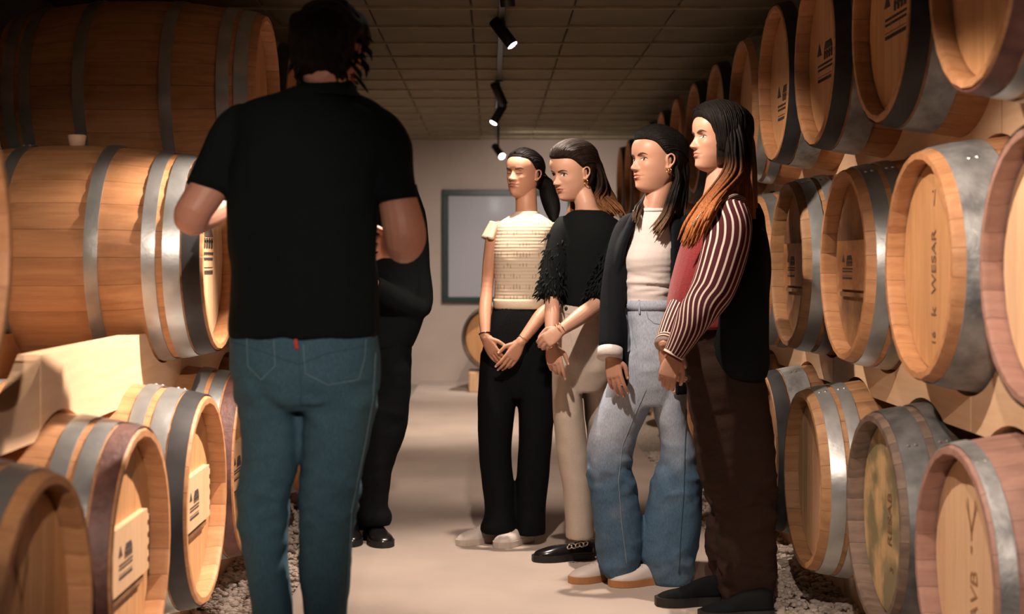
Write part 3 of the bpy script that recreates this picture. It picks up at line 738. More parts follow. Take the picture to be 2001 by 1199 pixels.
# ---- head: analytic face relief over a skull form (x forward, y left, z up from the chin)
def cubic(z, T):
    "smooth interpolation through (z, value) pairs"
    xs = [a for a, _ in T]; ys = [b for _, b in T]
    if z <= xs[0]: return ys[0]
    if z >= xs[-1]: return ys[-1]
    i = max(k for k in range(len(xs)) if xs[k] <= z); i = min(i, len(xs)-2)
    h = xs[i+1]-xs[i]; u = (z-xs[i])/h
    m0 = (ys[i+1]-ys[i-1])/(xs[i+1]-xs[i-1]) if i > 0 else (ys[i+1]-ys[i])/h
    m1 = (ys[i+2]-ys[i])/(xs[i+2]-xs[i]) if i+2 < len(xs) else (ys[i+1]-ys[i])/h
    return (2*u**3-3*u*u+1)*ys[i]+(u**3-2*u*u+u)*h*m0+(-2*u**3+3*u*u)*ys[i+1]+(u**3-u*u)*h*m1
FT = [(-.006, .020), (0, .050), (.006, .066), (.014, .0745), (.024, .0775), (.036, .0785), (.050, .0795), (.065, .0800), (.080, .0805), (.095, .0810), (.113, .0815), (.126, .0845), (.138, .0875), (.155, .0880), (.172, .083), (.190, .069), (.205, .050), (.216, .029), (.222, .005)]
BT = [(-.006, .0), (.01, -.012), (.03, -.035), (.05, -.058), (.08, -.080), (.115, -.097), (.150, -.101), (.175, -.094), (.195, -.075), (.21, -.048), (.218, -.026), (.222, -.004)]
WT = [(-.006, .012), (0, .026), (.008, .036), (.02, .043), (.035, .050), (.055, .0575), (.08, .0635), (.11, .0685), (.14, .0725), (.165, .071), (.185, .062), (.202, .047), (.214, .028), (.222, .004)]
def g(x, s): return math.exp(-(x/s)**2)
def relief(y, z, closed=False):
    ay = abs(y); d = 0
    n = cubic(z, [(.066, 0), (.070, .003), (.074, .015), (.078, .0215), (.083, .0225), (.089, .0185), (.098, .0125), (.107, .007), (.116, .0025), (.124, 0)])
    wn = .0062+.0045*g(z-.079, .012)
    d += n*g(y, wn*1.15)
    d += .0085*g(ay-.0125, .0058)*g(z-.0775, .0058)                    # wings
    d -= .0045*g(ay-.0065, .0035)*g(z-.0705, .0025)                    # nostrils
    d -= .0140*g(ay-.0265, .0125)*g(z-.1140, .0095)                     # sockets
    d += .0058*g(ay-.030, .0110)*g(z-.1115, .0066)                     # lids
    d += .0026*g(ay-.030, .016)*g(z-.1285, .006)                       # brow ridge
    d += .0045*g(ay-.043, .014)*g(z-.088, .014)                        # cheekbone
    d += .0042*g(y, .0150)*g(z-.0590, .0036)+.0048*g(y, .0140)*g(z-.0475, .0042)
    d -= .0050*g(y, .0230)*g(z-.0533, .0019)                           # mouth line
    d -= .0022*g(y, .0028)*g(z-.0665, .0038)                           # philtrum
    d -= .0030*g(y, .016)*g(z-.0385, .0042)
    d += .0050*g(y, .014)*g(z-.018, .0085)
    d += .0035*g(y, .022)*g(z-.055, .014)
    d -= .0018*g(ay-.0255, .004)*g(z-.053, .004)
    return d
def face_x(y, z):
    f = cubic(z, FT); w_ = cubic(z, WT); n = 2.25 if z > .05 else 2.25-.35*(.05-z)/.05
    q = min(1, abs(y)/w_); return f*(1-q**n)**(1/n)+relief(y, z)
def head_grid(inflate=None, nz=170, na=150):
    v, f = [], []
    zs = [-.006+(.222+.006)*(.5-.5*math.cos(PI*(i+.001)/nz))*.35+(.228*i/nz)*.65 for i in range(nz+1)]
    for z in zs:
        fz, bz, wz = cubic(z, FT), cubic(z, BT), cubic(z, WT); n = 2.25 if z > .05 else 2.25-.35*(.05-z)/.05
        for k in range(na):
            u = k/na*2*PI; c, s_ = math.cos(u), math.sin(u)
            y = wz*math.copysign(abs(s_)**(2/n), s_)
            if c >= 0: x = fz*abs(c)**(2/n)+relief(y, z)*min(1, c*2.2)
            else: x = bz*abs(c)**(2/2.15)
            p = [x, y, z]
            if inflate:
                h = inflate(x, y, z)
                cx, cy, cz_ = -.005, 0, .125
                d = math.sqrt((x-cx)**2+y*y+(z-cz_)**2)+1e-9
                p = [x+(x-cx)/d*h, y+y/d*h, z+(z-cz_)/d*h]
            v.append(tuple(p))
    for i in range(len(zs)-1):
        for k in range(na):
            k2 = (k+1) % na; f.append((i*na+k, i*na+k2, (i+1)*na+k2, (i+1)*na+k))
    v.append((sum(a[0] for a in v[:na])/na, 0, zs[0])); c0 = len(v)-1
    for k in range(na): f.append((c0, (k+1) % na, k))
    m = (len(zs)-1)*na; v.append((sum(a[0] for a in v[m:m+na])/na, 0, v[m][2])); c1 = len(v)-1
    for k in range(na): f.append((c1, m+k, m+(k+1) % na))
    return v, f
HEADV, HEADF = head_grid()
class Head:
    def __init__(s, px, py, Y, a, pitch=0, roll=0, scale=1.0, fw=None):
        "a: degrees from facing the camera towards the photo's left; pixel = eye-level centre of the skull"
        r = math.radians(a); fwd = Vector((-math.sin(r), -math.cos(r), 0)); left = Vector((0, 0, 1)).cross(fwd)
        R = Matrix((fwd, left, Vector((0, 0, 1)))).transposed()
        R = R @ Matrix.Rotation(math.radians(pitch), 3, 'Y') @ Matrix.Rotation(math.radians(roll), 3, 'X')
        s.M = Matrix.Translation(W(px, py, Y)) @ R.to_4x4() @ Matrix.Scale(scale, 4) @ Matrix.Translation((0, 0, -.112))
        s.sc = scale
    def p(s, x, y, z): return s.M @ Vector((x, y, z))
    def add(s, acc, ears=True):
        b0 = len(acc.v); acc.v += [tuple(s.M @ Vector(v)) for v in HEADV]; acc.f += [tuple(b0+i for i in f) for f in HEADF]
        if ears:
            for sg in (1, -1):
                rim = [(-.004, .066, .086), (-.003, .070, .098), (.001, .072, .110), (.0, .074, .122), (-.007, .0785, .130), (-.017, .082, .127), (-.022, .083, .116), (-.020, .081, .102), (-.013, .077, .091), (-.008, .072, .083), (-.003, .069, .083)]
                acc.tube([s.p(x, y*sg, z) for x, y, z in rim], [.0036*s.sc]*len(rim), side=(0.3, 0.2, 1), seg=8, sub=2)
                acc.tube([s.p(-.006, .066*sg, .090), s.p(-.010, .070*sg, .106), s.p(-.009, .070*sg, .122)], [(.004*s.sc, .007*s.sc), (.004*s.sc, .009*s.sc), (.003*s.sc, .007*s.sc)], side=tuple((s.M.to_3x3() @ Vector((0, 1, 0))).normalized()), seg=10)
                acc.ball(s.p(-.003, .069*sg, .084), .0052*s.sc, 10)
    def patch(s, outline_fn, ny, nz, off):
        "grid patch draped over the face; outline_fn(u,v)->(y,z)"
        v, f = [], []
        for i in range(ny+1):
            for j in range(nz+1):
                y, z = outline_fn(i/ny, j/nz); v.append(tuple(s.p(face_x(y, z)+off, y, z)))
        for i in range(ny):
            for j in range(nz): f.append((i*(nz+1)+j, (i+1)*(nz+1)+j, (i+1)*(nz+1)+j+1, i*(nz+1)+j+1))
        return v, f
    def features(s, P, closed=False, brow='brow', lip='lip', gaze=-.0, browth=1.0, open_=1.0):
        browth *= 1.3
        for sg in (1, -1):
            yc, zc, hw = .0305*sg, .1115, .0164
            up = lambda t: .0062*open_*(1-abs(2*t-1)**2.2); lo = lambda t: -.0040*open_*(1-abs(2*t-1)**2.2)
            sl = lambda t: (t-.5)*.0020                                # outer corner a little higher
            if not closed:
                def fn(u, v): return (yc+sg*(u-.5)*2*hw, zc+sl(u)+lo(u)+(up(u)-lo(u))*v)
                v, f = s.patch(fn, 16, 6, .0008); e = P.part('eye', mesh_from('eye', v, f, M['sclera'], True))
                def disc(r, off, mt, nm, par):
                    cy, cz_ = yc+gaze*sg*0+s.gz, zc+.0008; vv = [tuple(s.p(face_x(cy, cz_)+off, cy, cz_))]; ff = []
                    N = 20
                    for k in range(N):
                        a = 2*PI*k/N; y = cy+r*math.cos(a); z = cz_+r*math.sin(a)
                        u = (y-yc)*sg/(2*hw)+.5; u = min(1, max(0, u)); z = min(zc+sl(u)+up(u), max(zc+sl(u)+lo(u), z)); vv.append(tuple(s.p(face_x(y, z)+off, y, z)))
                    for k in range(N): ff.append((0, 1+k, 1+(k+1) % N))
                    return P.part(nm, mesh_from(nm, vv, ff, M[mt], True), par)
                disc(.0064, .0012, 'iris', 'iris', e); disc(.0026, .0015, 'pupil', 'pupil', e)
                arc = [(yc+sg*(t-.5)*2*hw, zc+sl(t)+up(t)) for t in [i/10 for i in range(11)]]
                lasht = [.0006]+[.0013]*6+[.0016, .0018, .0015, .0006]
                crease = [(yc+sg*(t-.5)*2*hw*1.02, zc+sl(t)+up(t)*1.25+.0032) for t in [i/8 for i in range(9)]]
            else:
                arc = [(yc+sg*(t-.5)*2*hw, zc-.0025+sl(t)-.0030*(1-abs(2*t-1)**2)) for t in [i/10 for i in range(11)]]
                lasht = [.0005]+[.0011]*6+[.0014, .0016, .0013, .0005]
                crease = [(yc+sg*(t-.5)*2*hw, zc+.0050*(1-abs(2*t-1)**2)+.0015) for t in [i/8 for i in range(9)]]
            A = Acc(); A.tube([s.p(face_x(y, z)+.0007, y, z) for y, z in arc], [x*s.sc for x in lasht], side=(0, .3, 1), seg=6, sub=2); P.part('lashes', A.mesh('lashes', 'lash'))
            A = Acc(); A.tube([s.p(face_x(y, z)+.0000, y, z) for y, z in crease], [.0006*s.sc]*len(crease), side=(0, .3, 1), seg=6, sub=2); P.part('lid_crease', A.mesh('lid_crease', 'lid'))
            bz = [(.0125, .1255), (.020, .1280), (.028, .1303), (.036, .1315), (.043, .1300), (.0485, .1265)]
            A = Acc(); A.tube([s.p(face_x(y*sg, z)+.0002, y*sg, z) for y, z in bz], [(.0012*s.sc, .0020*browth*s.sc), (.0012*s.sc, .0027*browth*s.sc), (.0012*s.sc, .0026*browth*s.sc), (.0012*s.sc, .0021*browth*s.sc), (.001*s.sc, .0014*browth*s.sc), (.0008*s.sc, .0007*s.sc)],
                              side=tuple((s.M.to_3x3() @ Vector((1, 0, 0))).normalized()), seg=8, sub=3); P.part('eyebrow', A.mesh('eyebrow', brow))
        # lips
        hw = .0235
        ul = lambda t: .0088*(1-abs(2*t-1)**1.7)*(1-.22*g(t-.5, .10)); ll = lambda t: -.0098*(1-abs(2*t-1)**2.0)
        v, f = s.patch(lambda u, w_: ((u-.5)*2*hw, .0536+ul(u)*w_), 24, 5, .0006); v2, f2 = s.patch(lambda u, w_: ((u-.5)*2*hw, .0531+ll(u)*(1-w_)), 24, 5, .0006)
        n = len(v); P.part('lips', mesh_from('lips', v+v2, f+[tuple(i+n for i in q) for q in f2], M[lip], True))
        A = Acc(); A.tube([s.p(face_x(y, .0533-.0008*abs(y)/.02)+.0004, y, .0533-.0010*abs(y)/.02) for y in [(-1+.2*i)*.0245 for i in range(11)]], [.0003]+[.0007]*9+[.0003], side=(0, .2, 1), seg=6, sub=2)
        P.part('mouth_line', A.mesh('mouth_line', 'lip_dark'))
    gz = 0.0
def hair_cap(hd, hairline, thick=.012, under=-.012, part=None):
    "skull-following cap that dives under the skin below the hairline"
    def inf(x, y, z):
        h = hairline(x, y, z)                      # signed metres above the hairline (positive = haired)
        t = max(0, min(1, h/.010+.5)); k = under+(.0025-under)*(t*t*(3-2*t)); t2 = max(0, min(1, h/.045)); k += (thick-.0025)*math.sin(t2*PI/2)
        if part: k += part(x, y, z)
        return k
    v, f = head_grid(inf, 90, 96); return [tuple(hd.M @ Vector(p)) for p in v], f
def hl_back(front=.172, temple=.135, ear=.11, slope=.9):
    "hair drawn back off the face: hairline over the forehead, down in front of the ear and round the nape"
    def fn(x, y, z):
        if x > -.022: return (z-min(front, .114+(x+.012)*.74+.012*g(x-.045, .022)))*.9
        return z-.045-max(0, (x+.034)/.012)*.065
    return fn
def locks(A, curves, n, r0=.006, jitter=.006, seed=0, seg=6, sub=5):
    "n tapered strands interpolated between guide curves (lists of points)"
    rnd = random.Random(seed); K = len(curves[0])
    C = [[np.array(p, float) for p in c] for c in curves]
    for i in range(n):
        t = rnd.random()*(len(C)-1); a = int(min(t, len(C)-2)); u = t-a; j = np.array([rnd.gauss(0, jitter) for _ in range(3)]); pts = []
        e = rnd.uniform(.86, 1.0)
        for k in range(K):
            p = C[a][k]*(1-u)+C[a+1][k]*u; fr = k/(K-1)
            j2 = j*(.35+.9*fr)+np.array([rnd.gauss(0, jitter*.25) for _ in range(3)]); pts.append(p+j2)
        pts[-1] = pts[-2]*(1-e)+pts[-1]*e
        rr = [r0*rnd.uniform(.7, 1.2)*q for q in ([.6]+[1.0]*(K-2)+[.18])]
        A.tube(pts, rr, side=(.7, .7, .1), seg=seg, sub=sub)
def scalp(A, hd, cap, n, start, end, mid=None, r=.0022, seed=1, lift=.0012, K=9):
    "fine strands combed over the cap from start(t) to end(t) (head coordinates)"
    bv = BVHTree.FromPolygons(cap[0], cap[1]); rnd = random.Random(seed); ctr = Vector((-.005, 0, .115))
    for i in range(n):
        t = rnd.random(); p0 = Vector(start(t)); p1 = Vector(end(t))+Vector([rnd.gauss(0, .004) for _ in range(3)]); pm = Vector(mid(t)) if mid else None; pts = []
        for k in range(K):
            u = k/(K-1); q = p0.lerp(p1, u) if pm is None else p0*(1-u)**2+pm*2*u*(1-u)+p1*u*u
            q = ctr+(q-ctr).normalized()*.16; w_ = hd.M @ q; o_ = hd.M @ ctr
            hit = bv.ray_cast(w_, (o_-w_).normalized())
            if hit[0] is None: continue
            pts.append(hit[0]+(w_-o_).normalized()*(lift*rnd.uniform(-.4, 1.2)))
        if len(pts) > 3: A.tube(pts, [.0005]+[r*rnd.uniform(.6, 1.2)]*(len(pts)-2)+[.0005], side=(.4, .5, .7), seg=5, sub=2, dome=False)
def comb_back(P, hd, cap, mat, par, n=230, seed=1, tgt=(-.105, 0, .105)):
    A = Acc()
    def st(t):
        y = (t-.5)*.150; ay = abs(y); x = .085*(1-(ay/.078)**2.2) if ay < .078 else 0; return (x-.002, y, min(.181, .117+(x+.012)*.74+.004))
    def en(t): return (tgt[0]+.01, tgt[1]+(t-.5)*.06, tgt[2])
    def md(t): return (-.01, (t-.5)*.20, .22-abs(t-.5)*.12)
    scalp(A, hd, cap, n, st, en, md, seed=seed)
    P.part('combed_strands', A.mesh('combed_strands', mat), par)['kind'] = 'stuff'
def limb(A, pts, rads, side=(1, 0, 0), seg=18): A.tube(pts, rads, side=side, seg=seg, sub=5)
def hand(A, wrist, fwd, back, thumb, curl=(20, 25, 20), spread=.0, sc_=1.0, tcurl=0.5, curls=None, nails=None, fat=1.0):
    fwd = Vector(fwd).normalized(); back = Vector(back); back = (back-back.dot(fwd)*fwd).normalized()
    lat = fwd.cross(back); lat = lat if lat.dot(Vector(thumb)) > 0 else -lat
    w_ = Vector(wrist); L = sc_
    kn = w_+fwd*.088*L
    A.tube([w_-fwd*.012, w_+fwd*.012*L, w_+fwd*.045*L, w_+fwd*.082*L], [(.025*L, .018*L), (.028*L, .017*L), (.036*L, .0145*L), (.037*L, .0115*L)], side=tuple(lat), seg=18, sub=4, expo=2.4)
    A.tube([w_+fwd*.012*L+lat*.018*L-back*.004, w_+fwd*.05*L+lat*.024*L-back*.006], [.015*L, .013*L], side=tuple(lat), seg=12)
    spec = [(.0285, .0, (.040, .024, .019)), (.0098, .004, (.044, .027, .020)), (-.0092, .001, (.041, .025, .020)), (-.0272, -.008, (.033, .019, .017))]
    for i, (lo, fo, ln) in enumerate(spec):
        p = kn+lat*lo*L+fwd*(fo-.004)*L; c = curls[i] if curls else curl
        d = (fwd+lat*(spread*(1.5-i))).normalized(); pts = [p-fwd*.020*L, p]; rr = [.0090*L*fat, .0092*L*fat]
        ax = d.cross(back).normalized(); ang = 0
        for q, l_ in enumerate(ln):
            ang += c[q]; dd = Matrix.Rotation(math.radians(-ang), 3, ax) @ d
            if dd.dot(back) > d.dot(back)+1e-6: dd = Matrix.Rotation(math.radians(ang), 3, ax) @ d
            p = p+dd*l_*L; pts.append(p); rr.append((.0083, .0075, .0062)[q]*L*fat*(1 if i < 3 else .9))
        A.tube(pts, rr, side=tuple(lat), seg=10, sub=3)
        if nails is not None:
            up = (back-back.dot(dd)*dd).normalized(); nails.append((p-dd*.004*L+up*.0056*L*fat, dd, up, lat, L))
    p = w_+fwd*.022*L+lat*.024*L-back*.003*L; d = (fwd*.72+lat*.62-back*.28).normalized(); pts = [p-d*.012*L, p, p+d*.036*L]
    d2 = (d*(1-tcurl)+fwd*tcurl*.95-back*.10-lat*tcurl*.15).normalized(); pts.append(pts[-1]+d2*.030*L); d3 = (d2+fwd*.2*tcurl-lat*.2*tcurl).normalized(); pts.append(pts[-1]+d3*.022*L)
    A.tube(pts, [.012*L*fat, .0125*L*fat, .0108*L*fat, .0095*L*fat, .0075*L*fat], side=tuple(lat), seg=10, sub=3)
    if nails is not None:
        up = (back*.5+lat*.5); up = (up-up.dot(d3)*d3).normalized(); nails.append((pts[-1]-d3*.003+up*.0066*L*fat, d3, up, lat, L))
def put_nails(P, nails):
    A = Acc()
    for p, d, up, lat, L in nails:
        A.tube([p-d*.0035, p, p+d*.0045], [(.0038*L, .0012), (.0044*L, .0014), (.0036*L, .0010)], side=tuple(d.cross(up)), seg=8, sub=2)
    P.part('fingernails', A.mesh('fingernails', 'nail'))
def ray(o, px, py):
    "where the line of sight through a photo pixel meets object o"
    d = W(px, py, 1.0)-Vector((0, 0, CZ)); iw = o.matrix_world.inverted()
    ok, loc, nor, _ = o.ray_cast(iw @ Vector((0, 0, CZ)), iw.to_3x3() @ d.normalized())
    return (o.matrix_world @ loc, (o.matrix_world.to_3x3() @ nor).normalized()) if ok else (None, None)
def seam(P, name, o, pxs, r, mat, off=.0008, parent=None, label=None):
    bpy.context.view_layer.update(); pts = []
    dense = []
    for i in range(len(pxs)-1):
        (x0, y0), (x1, y1) = pxs[i], pxs[i+1]; n = max(1, int(math.hypot(x1-x0, y1-y0)/9))
        dense += [(x0+(x1-x0)*k/n, y0+(y1-y0)*k/n) for k in range(n)]
    dense.append(pxs[-1])
    for x, y in dense:
        p, n = ray(o, x, y)
        if p is not None: pts.append(p+n*off)
    if len(pts) < 2: return None
    A = Acc(); A.tube(pts, [r]*len(pts), side=(.3, -.9, .2), seg=6, sub=1); return P.part(name, A.mesh(name, mat), parent or o, label)
def torus(A, c, ax, R_, r, seg=28, ell=1.0, u=None):
    ax = Vector(ax).normalized(); u = Vector(u) if u else ax.orthogonal(); u = (u-u.dot(ax)*ax).normalized(); w_ = ax.cross(u)
    b0 = len(A.v); m = 8
    for i in range(seg):
        a = 2*PI*i/seg; d = u*math.cos(a)*R_+w_*math.sin(a)*R_*ell; dn = d.normalized()
        for k in range(m):
            b_ = 2*PI*k/m; A.v.append(tuple(Vector(c)+d+dn*r*math.cos(b_)+ax*r*math.sin(b_)))
    for i in range(seg):
        for k in range(m):
            A.f.append((b0+i*m+k, b0+((i+1) % seg)*m+k, b0+((i+1) % seg)*m+(k+1) % m, b0+i*m+(k+1) % m))
def shoe(P, heel, dirv, L, Wd, H, upper, sole, sole_h=.026, name='shoe', label=None, toe_h=.055, laces=None, open_=.055):
    "a shoe from heel point on the floor along dirv: closed upper, sole slab, laces"
    d = Vector(dirv).normalized(); lat = Vector((0, 0, 1)).cross(d); h0 = Vector(heel)
    def sec(t):                                  # half width along the shoe
        return Wd/2*cubic(t, [(0, .45), (.06, .68), (.2, .74), (.4, .72), (.65, 1.0), (.82, .96), (.94, .66), (1, .30)])
    def top(t): return cubic(t, [(0, H*.92), (.08, H), (.25, H*.98), (.42, H*.86), (.6, toe_h*1.12), (.8, toe_h*.92), (.94, toe_h*.72), (1, toe_h*.45)])
    A = Acc(); N = 18; b0 = 0; seg = 16
    for i in range(N+1):
        t = i/N; c = h0+d*(t*L); hw = sec(t); tz = top(t)
        for k in range(seg):
            a = PI*k/(seg-1); cw = math.copysign(abs(math.cos(a))**.75, math.cos(a)); A.v.append(tuple(c+lat*hw*cw*(1 if k else 1)+Vector((0, 0, sole_h*.7+(tz-sole_h*.7)*abs(math.sin(a))**.8))))
    for i in range(N):
        for k in range(seg-1): A.f.append((i*seg+k, (i+1)*seg+k, (i+1)*seg+k+1, i*seg+k+1))
        A.f.append((i*seg, i*seg+seg-1, (i+1)*seg+seg-1, (i+1)*seg))
    A.f.append(tuple(range(seg))); A.f.append(tuple(N*seg+k for k in range(seg))[::-1])
    o = P.part(name, A.mesh(name, upper), label=label)
    S = Acc(); out = [(t, 1) for t in [i/14 for i in range(15)]]
    ring = [h0+d*(t*L*1.02-.002)+lat*(sec(t)*1.06) for t, _ in out]+[h0+d*(t*L*1.02-.002)-lat*(sec(t)*1.06) for t, _ in out[::-1]]
    n = len(ring)
    for z in (.001, sole_h): S.v += [(p.x, p.y, P.base.z*0+h0.z+z) for p in ring]
    for i in range(n): S.f.append((i, (i+1) % n, n+(i+1) % n, n+i))
    S.f.append(tuple(range(n))[::-1]); S.f.append(tuple(range(n, 2*n)))
    P.part('sole', S.mesh('sole', sole, smooth=False), o)
    if laces:
        Lc = Acc()
        for q in range(4):
            t = .42+q*.075; c = h0+d*(t*L); z = top(t)+.001; w2 = sec(t)*.42
            Lc.tube([c-lat*w2+Vector((0, 0, z-.006)), c+Vector((0, 0, z+.001)), c+lat*w2+d*.006+Vector((0, 0, z-.006))], [.0028]*3, side=(0, 0, 1), seg=6, sub=3)
        P.part('laces', Lc.mesh('laces', laces), o)
    return o

# ================================================================== the cast
def FP(px, Y): return Vector(((px-960)*Y/F, Y, 0))
def rc(Y0, ring):                         # centre line and slim radius of silhouette rows, for the body inside clothes
    pts, rr = [], []
    for r in (ring[:-1] if ring[-1][0] > 1000 and ring[-1][0] < 1300 else ring):
        dy = r[4] if len(r) > 4 else 0; pts.append(W((r[1]+r[2])/2, r[0], Y0+dy)); h = (r[2]-r[1])/2*(Y0+dy)/F; rr.append((max(.02, h*.62), max(.02, r[3]*.62)))
    return pts, rr
def shell(A, Y0, ring, a0, a1, th, n=26, sub=4, grow=0.0):
    "open-fronted garment shell: part of each silhouette row between two angles"
    P = [np.array(W((r[1]+r[2])/2, r[0], Y0+(r[4] if len(r) > 4 else 0))) for r in ring]
    R = [np.array(((r[2]-r[1])/2*Y0/F+grow, r[3]+grow)) for r in ring]
    m = (len(P)-1)*sub+1; b0 = len(A.v)
    for side_ in (0, th):
        for i in range(m):
            c = cr(P, i/sub); rr = cr(R, i/sub)-side_
            for k in range(n+1):
                a = math.radians(a0+(a1-a0)*k/n); A.v.append((c[0]+rr[0]*math.cos(a), c[1]-rr[1]*math.sin(a), c[2]))
    o2 = m*(n+1); I = lambda s_, i, k: b0+s_*o2+i*(n+1)+k
    for i in range(m-1):
        for k in range(n):
            A.f.append((I(0, i, k), I(0, i, k+1), I(0, i+1, k+1), I(0, i+1, k))); A.f.append((I(1, i, k), I(1, i+1, k), I(1, i+1, k+1), I(1, i, k+1)))
        for k in (0, n): A.f.append((I(0, i, k), I(0, i+1, k), I(1, i+1, k), I(1, i, k)))
    for i in (0, m-1):
        for k in range(n): A.f.append((I(0, i, k), I(1, i, k), I(1, i, k+1), I(0, i, k+1)))
    return A

# ------------------------------------------------------------------ man in black polo, back to the camera
Y0 = 3.5
P = Person('man seen from behind in black polo shirt and blue jeans, in front of the barrels', FP(595, Y0))
torso = [(176, 570, 680, .088), (192, 516, 690, .085), (206, 482, 712, .10), (228, 462, 742, .115), (258, 455, 764, .125), (300, 449, 764, .13), (350, 446, 748, .13), (400, 446, 738, .125), (470, 450, 732, .12), (560, 451, 736, .12), (620, 450, 738, .125), (657, 451, 739, .128)]
hip = [(640, 453, 736, .117), (680, 450, 740, .126), (720, 452, 741, .130), (765, 464, 737, .12), (795, 474, 733, .09)]
legl = [(730, 460, 586, .11), (790, 467, 584, .10), (850, 473, 586, .092), (900, 474, 582, .088), (960, 468, 567, .080), (1000, 467, 562, .077), (1050, 472, 561, .075), (1100, 481, 561, .075), (1199, 494, 571, .07), (1300, 500, 575, .065), (1425, 505, 577, .062)]
legr = [(730, 587, 738, .12), (790, 590, 734, .105), (850, 591, 722, .095), (900, 590, 712, .088), (960, 588, 700, .082), (1000, 588, 692, .078), (1050, 585, 688, .076), (1100, 583, 686, .075), (1199, 596, 678, .07), (1300, 600, 680, .065), (1425, 603, 682, .062)]
hd = Head(645, 104, Y0, 198, pitch=6, scale=1.06)
A = Acc(); hd.add(A)
A.tube([hd.p(-.022, 0, .06), W(645, 168, Y0), W(640, 215, Y0+.0)], [(.060, .064), (.056, .058), (.058, .055)], sub=4)
for r_ in (torso, legl, legr):
    p_, q_ = rc(Y0, r_); A.tube(p_, q_, sub=2, flat=True, dome=False)
A.tube([W(600, 700, Y0), W(600, 640, Y0)], [(.10, .07), (.10, .07)])
limb(A, [W(492, 262, Y0), W(464, 280, Y0), W(421, 350, Y0-.01), W(374, 420, Y0-.03), W(400, 418, Y0+.06), W(470, 385, 3.76)], [.03, .040, .046, .044, .042, .027])
limb(A, [W(736, 270, Y0), W(758, 290, Y0), W(772, 370, Y0), W(790, 455, Y0-.01), W(789, 480, Y0+.03), W(800, 478, 3.70)], [.03, .040, .046, .053, .045, .028])
hand(A, W(800, 478, 3.70), (-.80, .55, .03), (.2, -1, .2), (0, 0, 1), curl=(8, 12, 8), spread=.24, sc_=1.05)
hand(A, W(470, 385, 3.76), (.8, .5, .1), (0, -.3, 1), (0, .5, 1), curl=(20, 20, 15), sc_=1.0)
P.set_body(fuse(A, 'man_body', 'skin_m', .0032, 1, .5))
A = Acc(); A.rows(Y0, torso)
A.tube([W(610, 205, Y0), W(530, 228, Y0), W(474, 258, Y0)], [.045, .052, .055]); A.tube([W(670, 210, Y0), W(715, 238, Y0), W(744, 266, Y0)], [.045, .050, .054])
A.tube([W(490, 240, Y0), W(462, 262, Y0), W(434, 312, Y0-.005), W(410, 370, Y0-.02)], [.050, .058, .057, .056], dome=False, sub=5)
A.tube([W(728, 246, Y0), W(750, 268, Y0), W(762, 330, Y0), W(771, 390, Y0)], [.05, .056, .056, .058], dome=False, sub=5)
polo = fuse(A, 'polo_shirt', 'polo', .007, 3)
folds(polo, .008, (7, 7, 6), 1.2)
polo = P.part('polo_shirt', polo)
A = Acc(); A.tube([W(640, 192, Y0), W(640, 178, Y0), W(641, 158, Y0)], [(.088, .095), (.074, .086), (.062, .074)], dome=False, sub=3); P.part('collar', A.mesh('collar', 'polo'), polo)
for c, d in ((W(410, 371, Y0-.02), W(410, 370, Y0-.02)-W(434, 312, Y0)), (W(771, 389, Y0), W(771, 392, Y0)-W(763, 330, Y0))):
    A = Acc(); d = Vector(d).normalized(); A.tube([c-d*.028, c+d*.003], [.0585, .0600], dome=False, sub=1, seg=36); P.part('sleeve_hem', A.mesh('sleeve_hem', 'polo'), polo)
A = Acc(); A.rows(Y0, hip); A.rows(Y0, legl); A.rows(Y0, legr)
je = fuse(A, 'jeans', 'jeans_dark', .0075, 4)
folds(je, .010, (9, 9, 17), 4.1, zr=[(CZ-(770-512)/794, .05, .9), (CZ-(985-512)/794, .08, .9), (.12, .10, .7)], base=.28)
je = P.part('jeans', je)
seam(P, 'pocket_stitching', je, [(482, 662), (484, 715), (510, 742), (537, 715), (535, 664)], .0009, 'stitch')
seam(P, 'pocket_stitching', je, [(592, 672), (596, 730), (640, 752), (700, 742), (712, 700), (714, 664)], .0009, 'stitch')
seam(P, 'yoke_seam', je, [(456, 668), (520, 690), (583, 712), (640, 690), (736, 672)], .0008, 'jeans_seam')
seam(P, 'centre_seam', je, [(583, 665), (584, 712), (588, 760), (588, 790)], .0010, 'jeans_seam')
seam(P, 'side_seam', je, [(733, 690), (728, 780), (714, 860), (700, 930), (686, 1000), (681, 1100), (674, 1190)], .0012, 'stitch')
p_, n_ = ray(je, 580, 672)
if p_:
    A = Acc(); A.tube([p_+Vector((-.003, -.003, .012)), p_+Vector((-.002, -.005, 0)), p_+Vector((.001, -.004, -.012))], [(.0045, .001)]*3, dome=False, seg=8); P.part('pocket_tag', A.mesh('pocket_tag', 'red_tag'), je, 'small red fabric tag')
shoe(P, FP(545, 3.44), (-.15, 1, 0), .29, .105, .10, 'shoe_suede', 'sole_white')
shoe(P, FP(646, 3.44), (.15, 1, 0), .29, .105, .10, 'shoe_suede', 'sole_white')
M['hair_m'] = hair_mat('hair_short_brown', (.010, .007, .005), (.014, .009, .006), 1.5, 1.9)
def hlm(x, y, z):
    if x > .035: return z-.160
    if x > .0: return z-.112 if abs(y) > .05 else z-.15
    if x > -.03: return z-(.125 if abs(y) > .05 else .05)
    return z-.030
v, f = hair_cap(hd, hlm, .018, part=lambda x, y, z: .006*noise.noise((x*28, y*28, z*18)) if z > .03 else 0)
A = Acc(); A.v = v; A.f = f
me = fuse(A, 'hair', 'hair_m', .0045, 2)
displace(me, lambda co, no: .005*vnoise(co, (55, 55, 30)))
hm = P.part('hair', me)
A = Acc(); rnd = random.Random(3)
